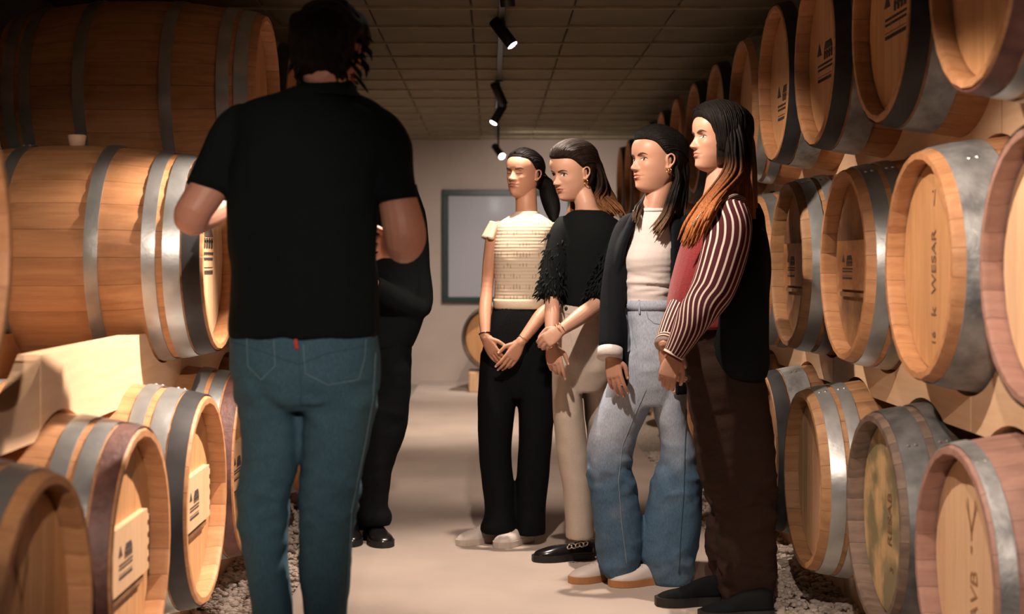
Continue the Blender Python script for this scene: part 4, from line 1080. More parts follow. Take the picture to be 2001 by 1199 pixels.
for i in range(150):
    th = rnd.uniform(-2.6, 2.6)+PI; zz = rnd.uniform(.05, .21); r_ = max(.02, math.sqrt(max(0, 1-((zz-.12)/.115)**2)))
    x, y = .092*r_*math.cos(th), .073*r_*math.sin(th)
    if x > .03 and zz < .17: continue
    p0 = hd.p(x*1.05, y*1.05, zz); out = (p0-hd.p(0, 0, .10)).normalized(); dn = Vector((rnd.uniform(-.3, .6), 0, -1)); s_ = rnd.uniform(.02, .038)
    A.tube([p0, p0+out*.013+dn*s_*.5, p0+out*rnd.uniform(.008, .022)+dn*s_], [.004, .0042, .0007], seg=6, sub=3)
P.part('tousled_locks', A.mesh('tousled_locks', 'hair_m'), hm)['kind'] = 'stuff'
A = Acc(); rnd = random.Random(8)      # short beard along the jaw
for i in range(260):
    u = rnd.uniform(-1, 1); z = rnd.uniform(.0, .05)+abs(u)*.03; w_ = cubic(z, WT); x = rnd.uniform(-.01, cubic(z, FT)*.9); q = (1-min(1, max(0, x)/cubic(z, FT))**2.25)**(1/2.25); y = w_*q*math.copysign(1, u)
    p0 = hd.p(x, y, z); o_ = (p0-hd.p(0, 0, z)).normalized(); A.tube([p0-o_*.001, p0+o_*.006+Vector((0, 0, -.006))], [.0016, .0004], seg=4, sub=1, dome=False)
P.part('beard', A.mesh('beard', 'hair_m'))['kind'] = 'stuff'

# ------------------------------------------------------------------ man in black, half hidden behind him
Y0 = 6.15
P = Person('person dressed all in black, mostly hidden behind the man in the polo shirt', FP(725, Y0))
hd = Head(728, 312, Y0, 200, scale=1.0)
coat = [(338, 690, 772, .07), (350, 668, 790, .10), (385, 650, 800, .12), (460, 648, 812, .13), (525, 650, 826, .13), (600, 655, 832, .135), (650, 662, 820, .13), (680, 672, 804, .125)]
lg = [(660, 725, 803, .12), (720, 722, 802, .115), (780, 715, 800, .11), (840, 708, 792, .10), (890, 702, 774, .095), (930, 700, 763, .09), (985, 698, 757, .085), (1005, 700, 765, .09), (1022, 702, 764, .09)]
lg2 = [(660, 672, 745, .11, .05), (780, 672, 740, .1, .05), (900, 675, 735, .09, .05), (1030, 680, 728, .085, .05)]
A = Acc(); hd.add(A); A.tube([hd.p(-.02, 0, .05), W(728, 350, Y0)], [(.055, .055), (.07, .06)])
for r_ in (coat, lg, lg2):
    p_, q_ = rc(Y0, r_); A.tube(p_, q_, sub=2, flat=True, dome=False)
limb(A, [W(785, 380, Y0), W(808, 480, Y0), W(816, 585, Y0-.02), W(740, 560, Y0-.20), W(712, 552, Y0-.25)], [.035, .037, .034, .028, .022]); hand(A, W(712, 552, Y0-.25), (-1, -.1, 0), (0, -1, .2), (0, 0, 1), sc_=.9)
limb(A, [W(672, 380, Y0), W(652, 480, Y0), W(652, 585, Y0-.02), W(680, 560, Y0-.18)], [.035, .037, .034, .024]); hand(A, W(680, 560, Y0-.18), (1, -.1, 0), (0, -1, .2), (0, 0, 1), sc_=.9)
P.set_body(fuse(A, 'body', 'skin_m', .0042, 1, .4))
A = Acc(); A.rows(Y0, coat)
A.tube([W(786, 372, Y0), W(808, 440, Y0), W(816, 530, Y0), W(818, 600, Y0-.02), W(780, 590, Y0-.12), W(730, 558, Y0-.22)], [.058, .058, .056, .055, .052, .042], dome=False)
A.tube([W(668, 372, Y0), W(652, 440, Y0), W(650, 530, Y0), W(654, 598, Y0-.02), W(678, 562, Y0-.18)], [.058, .058, .058, .055, .045], dome=False)
me = fuse(A, 'black_jacket', 'black_cloth', .009, 3); folds(me, .007, (5, 5, 4), 8.2); P.part('black_jacket', me)
A = Acc(); A.rows(Y0, lg); A.rows(Y0, lg2); A.rows(Y0, [(640, 672, 802, .115), (690, 680, 803, .12), (730, 690, 800, .10)])
me = fuse(A, 'black_trousers', 'black_soft', .009, 3); folds(me, .006, (5, 5, 9), 2.2); P.part('black_trousers', me)
shoe(P, FP(722, 6.22), (.35, -1, 0), .27, .10, .10, 'shoe_black', 'sole_black'); shoe(P, FP(684, 6.25), (.1, -1, 0), .27, .10, .10, 'shoe_black', 'sole_black')
v, f = hair_cap(hd, hlm, .016); A = Acc(); A.v = v; A.f = f; P.part('hair', fuse(A, 'hair', 'hair_m', .006, 2))

# ------------------------------------------------------------------ woman 1: cream knitted top
Y0 = 6.09
P = Person('woman in cream knitted sleeveless top and wide black trousers, eyes closed, hands joined', FP(990, Y0))
hd = Head(1023, 340, Y0, 38, pitch=-3, roll=-2, scale=.93)
top_ = [(419, 1002, 1056, .052), (426, 990, 1066, .066), (434, 976, 1078, .078), (446, 969, 1084, .090), (470, 966, 1082, .100), (500, 964, 1078, .106), (540, 966, 1074, .096), (575, 965, 1068, .094), (602, 963, 1065, .098)]
hip = [(590, 966, 1061, .090), (620, 960, 1066, .100), (660, 950, 1070, .110), (700, 940, 1073, .112), (740, 940, 1072, .10), (775, 955, 1060, .08)]
legl = [(690, 939, 1012, .10), (747, 934, 1010, .098), (800, 934, 1005, .094), (840, 934, 1001, .09), (887, 936, 998, .085), (934, 940, 1002, .082), (975, 945, 1005, .082), (1004, 946, 1008, .085), (1027, 939, 1010, .09), (1037, 938, 1010, .09)]
legr = [(690, 1006, 1073, .10), (747, 1009, 1078, .098), (800, 1013, 1081, .094), (860, 1014, 1078, .088), (910, 1011, 1073, .084), (960, 1008, 1068, .082), (1000, 1006, 1065, .085), (1041, 1008, 1063, .09)]
A = Acc(); hd.add(A)
A.tube([hd.p(-.020, 0, .055), W(1028, 400, Y0), W(1028, 425, Y0), W(1026, 437, Y0)], [(.047, .05), (.046, .048), (.052, .05), (.085, .055)], sub=4)
for r_ in (top_, legl, legr):
    p_, q_ = rc(Y0, r_); A.tube(p_, q_, sub=2, flat=True, dome=False)
A.tube([W(1010, 700, Y0), W(1015, 600, Y0)], [(.08, .06), (.08, .06)])
limb(A, [W(978, 446, Y0), W(966, 455, Y0), W(957, 505, Y0), W(951, 565, Y0-.01), W(947, 612, Y0-.07), W(948, 660, Y0-.14)], [.032, .034, .030, .026, .027, .019])
limb(A, [W(1070, 448, Y0), W(1080, 460, Y0), W(1083, 515, Y0-.01), W(1078, 580, Y0-.03), W(1050, 625, Y0-.10), W(1016, 670, Y0-.16)], [.032, .034, .031, .027, .0285, .020])
nails = []
hand(A, W(948, 660, Y0-.14), (.48, -.12, -.86), (-.55, -.83, -.15), (.85, -.2, .4), curls=[(18, 26, 18), (14, 22, 16), (12, 20, 16), (10, 20, 14)], sc_=.84, tcurl=.35, nails=nails)
hand(A, W(1016, 670, Y0-.16), (-.52, -.16, -.85), (.35, -.93, .0), (-.8, -.2, .4), curls=[(12, 18, 12), (16, 22, 14), (20, 26, 16), (22, 28, 18)], sc_=.86, tcurl=.5, spread=.05, nails=nails)
P.set_body(fuse(A, 'body', 'skin_a', .0026, 1, .5)); put_nails(P, nails)
hd.features(P, closed=True, lip='lip', browth=1.3)
A = Acc(); A.rows(Y0, top_[:-1]+[(590, 964, 1067, .096)])
me = fuse(A, 'knitted_top', 'knit', .0055, 3); folds(me, .003, (7, 7, 9), 5.5); kt = P.part('knitted_top', me)
A = Acc(); A.tube([W(1028, 414, Y0), W(1028, 421, Y0), W(1027, 428, Y0)], [(.053, .056), (.060, .060), (.068, .066)], dome=False, sub=2, seg=28); P.part('ribbed_collar', A.mesh('ribbed_collar', 'knit_rib'), kt)
A = Acc(); A.rows(Y0, [(584, 963, 1068, .098), (594, 963, 1068, .100), (603, 964, 1067, .099)], sub=2, seg=32); P.part('ribbed_hem', A.mesh('ribbed_hem', 'knit_rib'), kt)
def ruffle(P, par, a, b_, r0, r1, mat, n=9, amp=.007, name='ruffle_sleeve'):
    A = Acc(); A.tube([a, (Vector(a)+Vector(b_))/2, b_], [r0, (r0+r1)/2, r1], dome=False, cap=True, sub=5, seg=54); me = A.mesh(name, mat)
    a = np.array(a); d = np.array(b_)-a; L2 = np.dot(d, d); ax = d/math.sqrt(L2); u = np.cross(ax, [0, 1, 0.1]); u /= np.linalg.norm(u); w_ = np.cross(ax, u)
    def fn(co, no):
        q = co-a; t = np.clip(q @ d/L2, 0, 1); an = np.arctan2(q @ w_, q @ u); return amp*t*np.sin(an*n+3*np.sin(an*2))
    displace(me, fn); return P.part(name, me, par)
ruffle(P, kt, W(968, 436, Y0), W(957, 468, Y0-.01), .027, .034, 'knit_rib'); ruffle(P, kt, W(1076, 438, Y0), W(1086, 472, Y0-.01), .027, .036, 'knit_rib')
A = Acc(); A.rows(Y0, hip); A.rows(Y0, legl); A.rows(Y0, legr)
me = fuse(A, 'black_trousers', 'black_soft', .007, 3); folds(me, .005, (7, 7, 5), 3.7); P.part('black_trousers', me)
shoe(P, FP(976, 6.17), (-.62, -.55, 0), .235, .085, .085, 'shoe_white', 'sole_white', laces='shoe_white', label='white low sneaker')
shoe(P, FP(1036, 6.14), (-.50, -.62, 0), .235, .085, .085, 'shoe_white', 'sole_white', laces='shoe_white', label='white low sneaker')
M['hair_1'] = hair_mat('hair_black_sleek', (.005, .004, .004), (.005, .004, .004), 1.4, 1.7)
v, f = hair_cap(hd, hl_back(.180, .128), .010); A = Acc(); A.v = v; A.f = f
A.tube([hd.p(-.085, 0, .09), W(1066, 362, Y0+.09), W(1073, 385, Y0+.10), W(1079, 408, Y0+.09), W(1082, 430, Y0+.06)], [(.026, .028), (.036, .036), (.040, .040), (.036, .034), (.018, .016)], side=tuple((hd.M.to_3x3() @ Vector((0, 1, 0))).normalized()))
h = P.part('hair', fuse(A, 'hair', 'hair_1', .0035, 2)); comb_back(P, hd, (v, f), 'hair_1', h, 200, 1)
A = Acc(); A.ball(hd.p(.001, .0745, .083), .0028, 8); P.part('earring', A.mesh('earring', 'silver'), None, 'small silver stud')
A = Acc(); torus(A, W(947, 652, Y0-.13), (.12, -.3, -1), .024, .0028); P.part('bracelet', A.mesh('bracelet', 'shoe_black'), None, 'thin dark cord bracelet')
A = Acc(); torus(A, W(1022, 662, Y0-.15), (-.55, -.2, -.8), .0245, .0018); P.part('bracelet', A.mesh('bracelet', 'gold'), None, 'thin gold bracelet')

# ------------------------------------------------------------------ woman 2: black fringed top, beige trousers
Y0 = 5.72
P = Person('woman in black fringe-sleeved top and beige trousers with long brown hair, holding her own wrist', FP(1125, Y0))
hd = Head(1117, 336, Y0, 52, pitch=12, roll=-3, scale=1.0)
top_ = [(411, 1120, 1176, .050), (418, 1108, 1190, .066), (430, 1100, 1203, .080), (450, 1095, 1209, .095), (480, 1091, 1208, .105), (520, 1088, 1202, .106), (560, 1088, 1192, .102), (598, 1092, 1184, .102)]
hip = [(585, 1094, 1182, .094), (620, 1086, 1186, .104), (660, 1082, 1190, .114), (700, 1080, 1196, .116), (735, 1084, 1196, .10), (765, 1095, 1180, .08)]
legl = [(690, 1080, 1140, .10), (733, 1079, 1137, .10), (793, 1080, 1138, .098), (850, 1084, 1144, .094), (887, 1088, 1150, .092), (957, 1100, 1156, .09), (1005, 1104, 1158, .09), (1048, 1105, 1160, .092)]
legr = [(690, 1128, 1197, .10, .03), (740, 1136, 1202, .10, .05), (800, 1142, 1206, .098, .08), (887, 1150, 1206, .09, .10), (960, 1156, 1208, .09, .12), (1040, 1160, 1210, .09, .14)]
A = Acc(); hd.add(A)
A.tube([hd.p(-.025, 0, .05), W(1142, 392, Y0), W(1146, 412, Y0), W(1148, 424, Y0)], [(.044, .047), (.042, .046), (.050, .05), (.07, .055)], sub=4)
for r_ in (top_, legl, legr):
    p_, q_ = rc(Y0, r_); A.tube(p_, q_, sub=2, flat=True, dome=False)
A.tube([W(1140, 700, Y0), W(1140, 600, Y0)], [(.08, .06), (.08, .06)])
limb(A, [W(1108, 440, Y0), W(1098, 460, Y0-.02), W(1088, 520, Y0-.06), W(1080, 575, Y0-.10), W(1078, 620, Y0-.16), W(1077, 672, Y0-.22)], [.034, .034, .031, .029, .029, .021])
limb(A, [W(1192, 445, Y0), W(1198, 470, Y0-.03), W(1190, 530, Y0-.08), W(1170, 588, Y0-.13), W(1134, 618, Y0-.22), W(1098, 644, Y0-.27)], [.034, .036, .034, .032, .032, .022])
nails = []
hand(A, W(1077, 674, Y0-.22), (.18, -.10, -.97), (-.25, -.96, .1), (1, 0, .2), curls=[(10, 14, 10), (24, 34, 22), (30, 38, 24), (34, 38, 24)], sc_=.86, tcurl=.6, nails=nails)
hand(A, W(1096, 645, Y0-.275), (-.72, -.05, -.52), (-.25, -.95, .25), (-.3, 0, 1), curls=[(38, 62, 40), (40, 62, 40), (42, 62, 40), (44, 62, 40)], sc_=.84, tcurl=.9)
P.set_body(fuse(A, 'body', 'skin_b', .0026, 1, .5)); put_nails(P, nails)
hd.gz = 0.001; hd.features(P, lip='lip', brow='brow', browth=.8)
A = Acc(); A.rows(Y0, top_)
A.tube([W(1112, 436, Y0), W(1098, 460, Y0-.02), W(1084, 520, Y0-.06), W(1073, 582, Y0-.10)], [.045, .050, .050, .046], dome=False)
A.tube([W(1188, 440, Y0), W(1198, 468, Y0-.03), W(1190, 525, Y0-.08), W(1168, 588, Y0-.14)], [.045, .050, .050, .052], dome=False)
me = fuse(A, 'fringed_top', 'black_cloth', .007, 3); folds(me, .005, (6, 6, 5), 7.1); ft_ = P.part('fringed_top', me)
rnd = random.Random(12)
for c0, c1, rr_ in ((W(1096, 455, Y0-.02), W(1072, 584, Y0-.10), .05), (W(1199, 470, Y0-.03), W(1166, 592, Y0-.145), .055)):
    A = Acc(); ax = (c1-c0).normalized(); u = ax.orthogonal().normalized(); w_ = ax.cross(u)
    for i in range(330):
        t = rnd.random()**.55; a = rnd.uniform(0, 2*PI); d = u*math.cos(a)+w_*math.sin(a); p0 = c0.lerp(c1, t)+d*rr_*.96
        L_ = rnd.uniform(.010, .026); q = d*rnd.uniform(.25, .8)+ax*rnd.uniform(.5, 1)+Vector([rnd.gauss(0, .2) for _ in range(3)])
        A.tube([p0-d*.003, p0+q*L_*.5, p0+q*L_+ax*.006], [(.0030, .0012), (.0036, .0012), (.0006, .0005)], seg=5, sub=2, dome=False)
    P.part('fringe', A.mesh('fringe', 'black_cloth', smooth=False), ft_)['kind'] = 'stuff'
A = Acc(); A.rows(Y0, hip); A.rows(Y0, legl); A.rows(Y0, legr)
me = fuse(A, 'beige_trousers', 'beige', .007, 3); folds(me, .006, (8, 8, 9), 9.4, zr=[(CZ-(700-512)/486, .05, .9)], base=.45); bt = P.part('beige_trousers', me)
seam(P, 'waistband_seam', bt, [(1093, 612), (1120, 614), (1175, 612)], .0011, 'beige'); seam(P, 'fly_seam', bt, [(1112, 615), (1113, 650), (1118, 680), (1128, 700)], .0012, 'beige')
p_, n_ = ray(bt, 1106, 603)
if p_: A = Acc(); A.ball(p_, .008, 10); P.part('trouser_button', A.mesh('trouser_button', 'shoe_black'), bt, 'dark trouser button')
s1 = shoe(P, FP(1158, 5.76), (-.93, -.22, 0), .25, .09, .075, 'shoe_black', 'sole_black', label='glossy black chunky loafer', name='loafer'); shoe(P, FP(1205, 5.87), (-.9, -.3, 0), .25, .09, .075, 'shoe_black', 'sole_black', name='loafer')
A = Acc()
for i in range(5): torus(A, FP(1118, 5.66)+Vector((i*.016-.012, -.018+.004*i, .072+.002*i)), (.3, -.6, .5 if i % 2 else -.3), .010, .0028, 14)
P.part('shoe_chain', A.mesh('shoe_chain', 'silver'), s1, 'silver chain across the loafer')
M['hair_2'] = hair_mat('hair_brown_ombre', (.030, .015, .009), (.20, .085, .030), 1.50-1.09, 1.60-.95)
M['hair_2'] = hair_mat('hair_brown_ombre', (.013, .007, .005), (.24, .105, .040), 1.385, 1.50)
v, f = hair_cap(hd, hl_back(.176, .130), .018, part=lambda x, y, z: .010*g(z-.19, .03)*(1 if x < 0 else .3)); A = Acc(); A.v = v; A.f = f
sd = tuple((hd.M.to_3x3() @ Vector((0, 1, 0))).normalized())
A.tube([hd.p(-.06, 0, .16), hd.p(-.095, 0, .12), hd.p(-.12, 0, .05), hd.p(-.15, .0, -.02), W(1192, 414, Y0+.05)], [(.06, .04), (.065, .040), (.062, .040), (.058, .036), (.045, .025)], side=sd)
h = P.part('hair', fuse(A, 'hair', 'hair_2', .0045, 2)); comb_back(P, hd, (v, f), 'hair_2', h, 260, 2)
A = Acc()
cs = []
for y_ in (.072, .05, .02, -.02, -.05):
    cs.append([hd.p(-.04, y_, .165-abs(y_)*.3), hd.p(-.085, y_*1.05, .115), hd.p(-.105+abs(y_)*.2, y_*1.1, .04), W(1162+ (0.072-y_)*320, 392+(.072-y_)*40, Y0+.02-.02*y_*10), W(1180+(.072-y_)*330, 416+(.072-y_)*20, Y0)])
locks(A, cs, 110, .0055, .006, 4)
cs = [[hd.p(-.06, -.05, .08), W(1116, 398, Y0+.05), W(1111, 412, Y0+.04), W(1109, 424, Y0+.03)], [hd.p(-.07, -.03, .08), W(1122, 402, Y0+.06), W(1118, 414, Y0+.04), W(1116, 424, Y0+.03)]]
locks(A, cs, 34, .0045, .005, 5)
P.part('long_locks', A.mesh('long_locks', 'hair_2'), h)['kind'] = 'stuff'
A = Acc(); torus(A, hd.p(-.003, .073, .071), hd.M.to_3x3() @ Vector((1, .2, 0)), .010, .0018, 18); P.part('earring', A.mesh('earring', 'gold'), None, 'small gold hoop earring')
for k_ in range(2):
    A = Acc(); torus(A, W(1098-k_*7, 641+k_*3, Y0-.27), (-.75, -.1, -.5), .0255, .0013); P.part('bracelet', A.mesh('bracelet', 'gold'), None, 'fine gold bracelet')

# ------------------------------------------------------------------ woman 3: white T-shirt, blazer, light jeans
Y0 = 5.36
P = Person('woman in white T-shirt, open black blazer and faded flared blue jeans', FP(1255, Y0))
hd = Head(1282, 314, Y0, 64, pitch=-1, roll=0, scale=1.08)
tee = [(412, 1246, 1300, .052), (422, 1236, 1312, .070), (438, 1232, 1322, .086), (470, 1226, 1326, .100), (505, 1214, 1324, .116), (532, 1218, 1320, .104), (560, 1220, 1316, .098), (592, 1219, 1314, .100)]
hip = [(582, 1221, 1312, .094), (610, 1219, 1322, .106), (650, 1222, 1334, .120), (700, 1216, 1341, .126), (745, 1205, 1341, .115), (790, 1215, 1330, .09)]
legl = [(690, 1206, 1282, .10), (746, 1189, 1279, .10), (790, 1171, 1272, .098), (842, 1154, 1248, .092), (869, 1148, 1240, .09), (901, 1147, 1233, .09), (960, 1152, 1244, .094), (1029, 1161, 1256, .10), (1070, 1166, 1254, .104), (1109, 1172, 1243, .108), (1122, 1180, 1236, .108)]
legr = [(690, 1262, 1341, .10), (745, 1270, 1341, .10), (816, 1280, 1341, .096), (860, 1290, 1353, .09), (906, 1287, 1364, .088), (944, 1274, 1369, .092), (1002, 1260, 1370, .10), (1039, 1253, 1368, .104), (1080, 1250, 1358, .110), (1112, 1258, 1352, .112), (1134, 1268, 1350, .112)]
A = Acc(); hd.add(A)
A.tube([hd.p(-.028, 0, .05), W(1282, 392, Y0), W(1276, 412, Y0), W(1272, 424, Y0)], [(.048, .049), (.045, .047), (.050, .05), (.075, .055)], sub=4)
for r_ in (tee, legl, legr):
    p_, q_ = rc(Y0, r_); A.tube(p_, q_, sub=2, flat=True, dome=False)
A.tube([W(1275, 720, Y0), W(1270, 600, Y0)], [(.08, .06), (.08, .06)])
limb(A, [W(1244, 445, Y0+.05), W(1226, 460, Y0+.03), W(1206, 520, Y0-.02), W(1198, 580, Y0-.05), W(1194, 640, Y0-.10), W(1193, 696, Y0-.14)], [.036, .036, .032, .029, .028, .021])
limb(A, [W(1318, 445, Y0), W(1335, 470, Y0), W(1342, 540, Y0), W(1342, 620, Y0-.04), W(1338, 700, Y0-.08)], [.036, .036, .032, .029, .021]); hand(A, W(1338, 700, Y0-.08), (0, -.1, -1), (1, -.2, 0), (-.2, -1, 0), sc_=.86)
nails = []
hand(A, W(1194, 697, Y0-.14), (.16, -.10, -.98), (-.45, -.88, .05), (1, -.3, 0), curls=[(12, 14, 10), (12, 16, 10), (14, 18, 12), (16, 20, 14)], sc_=.88, tcurl=.75, spread=.06, nails=nails)
P.set_body(fuse(A, 'body', 'skin_c', .0026, 1, .5)); put_nails(P, nails)
hd.gz = 0.002; hd.features(P, lip='lip', browth=1.0, open_=.9)
A = Acc(); A.rows(Y0, tee)
me = fuse(A, 'tee', 'white_tee', .006, 3); folds(me, .010, (6, 6, 34), 2.9, zr=[(CZ-(556-512)/519, .045, 1.0)], base=.12); tt = P.part('white_t_shirt', me)
A = Acc(); A.tube([W(1273, 408, Y0), W(1273, 414, Y0)], [(.056, .058), (.062, .062)], dome=False, sub=2, seg=28); P.part('neckband', A.mesh('neckband', 'white_tee'), tt)
bl = [(416, 1240, 1312, .074), (430, 1228, 1326, .092), (450, 1222, 1336, .108), (500, 1212, 1340, .125), (560, 1206, 1340, .122), (640, 1204, 1348, .135), (720, 1206, 1352, .140), (765, 1208, 1352, .140)]
A = Acc(); shell(A, Y0, bl, -172, 64, .014, grow=.010)
A.tube([W(1240, 430, Y0+.04), W(1222, 452, Y0+.03), W(1205, 515, Y0-.02), W(1197, 590, Y0-.06), W(1192, 680, Y0-.13)], [.034, .044, .046, .046, .042], dome=False)
A.tube([W(1318, 436, Y0), W(1334, 460, Y0), W(1341, 540, Y0), W(1342, 690, Y0-.07)], [.048, .056, .052, .043], dome=False)
A.tube([W(1243, 416, Y0-.02), W(1232, 438, Y0-.05), W(1212, 490, Y0-.05), W(1203, 560, Y0-.04), W(1211, 650, Y0-.08), W(1217, 755, Y0-.09)], [(.012, .02), (.016, .03), (.016, .04), (.024, .04), (.026, .04), (.018, .04)], dome=False)
me = fuse(A, 'blazer', 'blazer', .0065, 2); folds(me, .004, (6, 6, 4), 6.0); bz_ = P.part('blazer', me)
A = Acc(); A.tube([W(1192, 681, Y0-.13), W(1191, 700, Y0-.145)], [(.046, .046), (.047, .046)], dome=False, sub=2, seg=26); P.part('turned_cuff', A.mesh('turned_cuff', 'white_lining'), bz_, 'turned-back white cuff lining')
A = Acc(); A.rows(Y0, hip); A.rows(Y0, legl); A.rows(Y0, legr)
me = fuse(A, 'jeans', 'jeans_light', .0065, 3); folds(me, .010, (10, 10, 13), 1.7, zr=[(CZ-(700-512)/519, .05, .5), (CZ-(930-512)/519, .09, .9), (.08, .07, .9)], base=.2); je = P.part('jeans', me)
A = Acc(); A.rows(Y0, [(586, 1219, 1316, .102), (605, 1217, 1324, .108)], sub=2, seg=36); P.part('waistband', A.mesh('waistband', 'jeans_light'), je)
for xx in (1250,): 
    seam(P, 'belt_loop', je, [(xx-1, 588), (xx, 612)], .004, 'jeans_light', .004)
p_, n_ = ray(je, 1226, 598)
if p_: A = Acc(); A.ball(p_+n_*.004, .008, 10); P.part('jeans_button', A.mesh('jeans_button', 'silver'), je, 'metal jeans button')
seam(P, 'pocket_stitching', je, [(1262, 606), (1266, 622), (1278, 632), (1300, 635)], .0016, 'stitch_light'); seam(P, 'fly_stitching', je, [(1233, 612), (1236, 650), (1243, 680)], .0010, 'stitch_light')
seam(P, 'side_seam', je, [(1262, 762), (1240, 810), (1216, 870), (1208, 940), (1214, 1020), (1224, 1100)], .0012, 'stitch_light'); seam(P, 'side_seam', je, [(1340, 800), (1338, 880), (1336, 960), (1330, 1040), (1326, 1120)], .0018, 'jeans_seam')
shoe(P, FP(1222, 5.43), (-.80, -.42, 0), .245, .09, .085, 'shoe_white', 'sole_gum', laces='shoe_white', name='sneaker', label='white sneaker with gum sole')
shoe(P, FP(1312, 5.34), (-.92, -.30, 0), .25, .09, .09, 'shoe_white', 'sole_gum', laces='shoe_white', name='sneaker', label='white sneaker with gum sole')
M['hair_3'] = hair_mat('hair_dark_highlights', (.006, .005, .0045), (.20, .12, .07), 1.30, 1.42)
v, f = hair_cap(hd, hl_back(.178, .128), .017); A = Acc(); A.v = v; A.f = f
sd = tuple((hd.M.to_3x3() @ Vector((0, 1, 0))).normalized())
A.tube([hd.p(-.06, 0, .15), hd.p(-.088, 0, .10), hd.p(-.090, 0, .04), hd.p(-.085, .0, -.03), hd.p(-.07, 0, -.10)], [(.06, .035), (.066, .034), (.062, .032), (.058, .030), (.05, .022)], side=sd)
h = P.part('hair', fuse(A, 'hair', 'hair_3', .0042, 2)); comb_back(P, hd, (v, f), 'hair_3', h, 240, 3)
A = Acc()
cs = [[hd.p(-.030, .070, .10), hd.p(-.040, .072, .05), W(1310, 385, Y0-.06), W(1298, 420, Y0-.10), W(1272, 452, Y0-.13)], [hd.p(-.045, .062, .10), hd.p(-.055, .066, .04), W(1322, 392, Y0-.05), W(1306, 430, Y0-.10), W(1288, 462, Y0-.13)]]
locks(A, cs, 60, .0050, .005, 6)
cs = [[hd.p(-.04, -.06, .08), W(1258, 388, Y0+.03), W(1246, 408, Y0-.06), W(1240, 432, Y0-.10)], [hd.p(-.05, -.05, .08), W(1262, 394, Y0+.03), W(1252, 412, Y0-.06), W(1243, 440, Y0-.10)]]
locks(A, cs, 30, .0045, .004, 7)
cs = [[hd.p(-.05, .07, .13), hd.p(-.075, .055, .06), hd.p(-.08, .055, -.01), hd.p(-.07, .05, -.09)], [hd.p(-.09, .0, .13), hd.p(-.12, .0, .06), hd.p(-.115, .0, -.02), hd.p(-.09, .0, -.11)]]
locks(A, cs, 60, .0060, .006, 8)
P.part('long_locks', A.mesh('long_locks', 'hair_3'), h)['kind'] = 'stuff'
for x_, z_ in ((.000, .072), (-.009, .074)):
    A = Acc(); torus(A, hd.p(x_, .074, z_), hd.M.to_3x3() @ Vector((1, .1, 0)), .0068, .0016, 16); P.part('earring', A.mesh('earring', 'gold'), None, 'small gold hoop earring')

# ------------------------------------------------------------------ woman 4: burgundy vest over a striped shirt
Y0 = 4.92
P = Person('long-haired woman in burgundy knit vest over striped shirt and dark brown trousers, nearest right', FP(1430, Y0))
hd = Head(1403, 271, Y0, 73, pitch=-2, roll=0, scale=1.03)
vest = [(384, 1388, 1452, .066), (394, 1376, 1462, .085), (412, 1362, 1470, .100), (440, 1348, 1472, .115), (470, 1335, 1468, .125), (510, 1322, 1462, .130), (560, 1308, 1460, .125), (617, 1302, 1462, .126), (640, 1306, 1466, .128)]
hip = [(625, 1322, 1464, .112), (675, 1334, 1480, .118), (720, 1336, 1490, .128), (770, 1343, 1494, .125), (820, 1352, 1500, .10)]
near = [(740, 1338, 1492, .12), (800, 1350, 1502, .115), (850, 1358, 1510, .112), (900, 1362, 1514, .110), (930, 1368, 1514, .106), (960, 1384, 1514, .10), (985, 1398, 1514, .096), (1040, 1402, 1514, .095), (1100, 1406, 1512, .097), (1150, 1410, 1505, .10), (1186, 1412, 1496, .10)]
far_ = [(780, 1352, 1430, .09, .14), (900, 1372, 1440, .085, .16), (985, 1388, 1448, .082, .17), (1040, 1381, 1448, .084, .17), (1080, 1383, 1450, .086, .17), (1120, 1396, 1455, .088, .17), (1150, 1402, 1455, .088, .17)]
A = Acc(); hd.add(A)
A.tube([hd.p(-.028, 0, .05), W(1408, 352, Y0), W(1406, 385, Y0), W(1405, 400, Y0)], [(.054, .054), (.050, .052), (.060, .058), (.08, .06)], sub=4)
for r_ in (vest, near, far_):
    p_, q_ = rc(Y0, r_); A.tube(p_, q_, sub=2, flat=True, dome=False)
A.tube([W(1410, 760, Y0), W(1400, 640, Y0)], [(.09, .07), (.09, .07)])
arm = [W(1426, 412, Y0-.12), W(1424, 440, Y0-.16), W(1414, 500, Y0-.20), W(1388, 570, Y0-.24), W(1350, 632, Y0-.27), W(1316, 692, Y0-.27)]
limb(A, arm, [.04, .044, .04, .036, .032, .022])
far_arm = [W(1385, 420, Y0+.10), W(1362, 490, Y0+.12), W(1345, 565, Y0+.04), W(1315, 630, Y0-.12), W(1298, 672, Y0-.22)]
limb(A, far_arm, [.035, .035, .032, .029, .021])
nails = []
hand(A, W(1316, 694, Y0-.27), (-.28, -.05, -.95), (-.2, -.97, .1), (.9, 0, 0), curls=[(30, 40, 25), (35, 42, 28), (38, 44, 28), (40, 44, 28)], sc_=.86, tcurl=.6, nails=nails)
hand(A, W(1297, 674, Y0-.21), (.18, -.12, -.97), (-.75, -.6, .0), (.5, -.8, 0), curls=[(22, 34, 20), (24, 36, 22), (26, 38, 22), (28, 38, 22)], sc_=.88, tcurl=.5, nails=nails)
P.set_body(fuse(A, 'body', 'skin_c', .0026, 1, .5)); put_nails(P, nails)
hd.gz = .002; hd.features(P, lip='lip', browth=1.1, open_=.85)
A = Acc(); A.rows(Y0, vest); me = fuse(A, 'vest', 'burgundy', .0065, 3); folds(me, .006, (6, 6, 6), 3.1); vv_ = P.part('knitted_vest', me)
A = Acc(); A.tube(arm[:1]+arm[1:], [(.062, .055), (.078, .068), (.076, .068), (.070, .062), (.056, .050), (.034, .034)], side=(.7, .2, .7), seg=64, sub=10, dome=False)
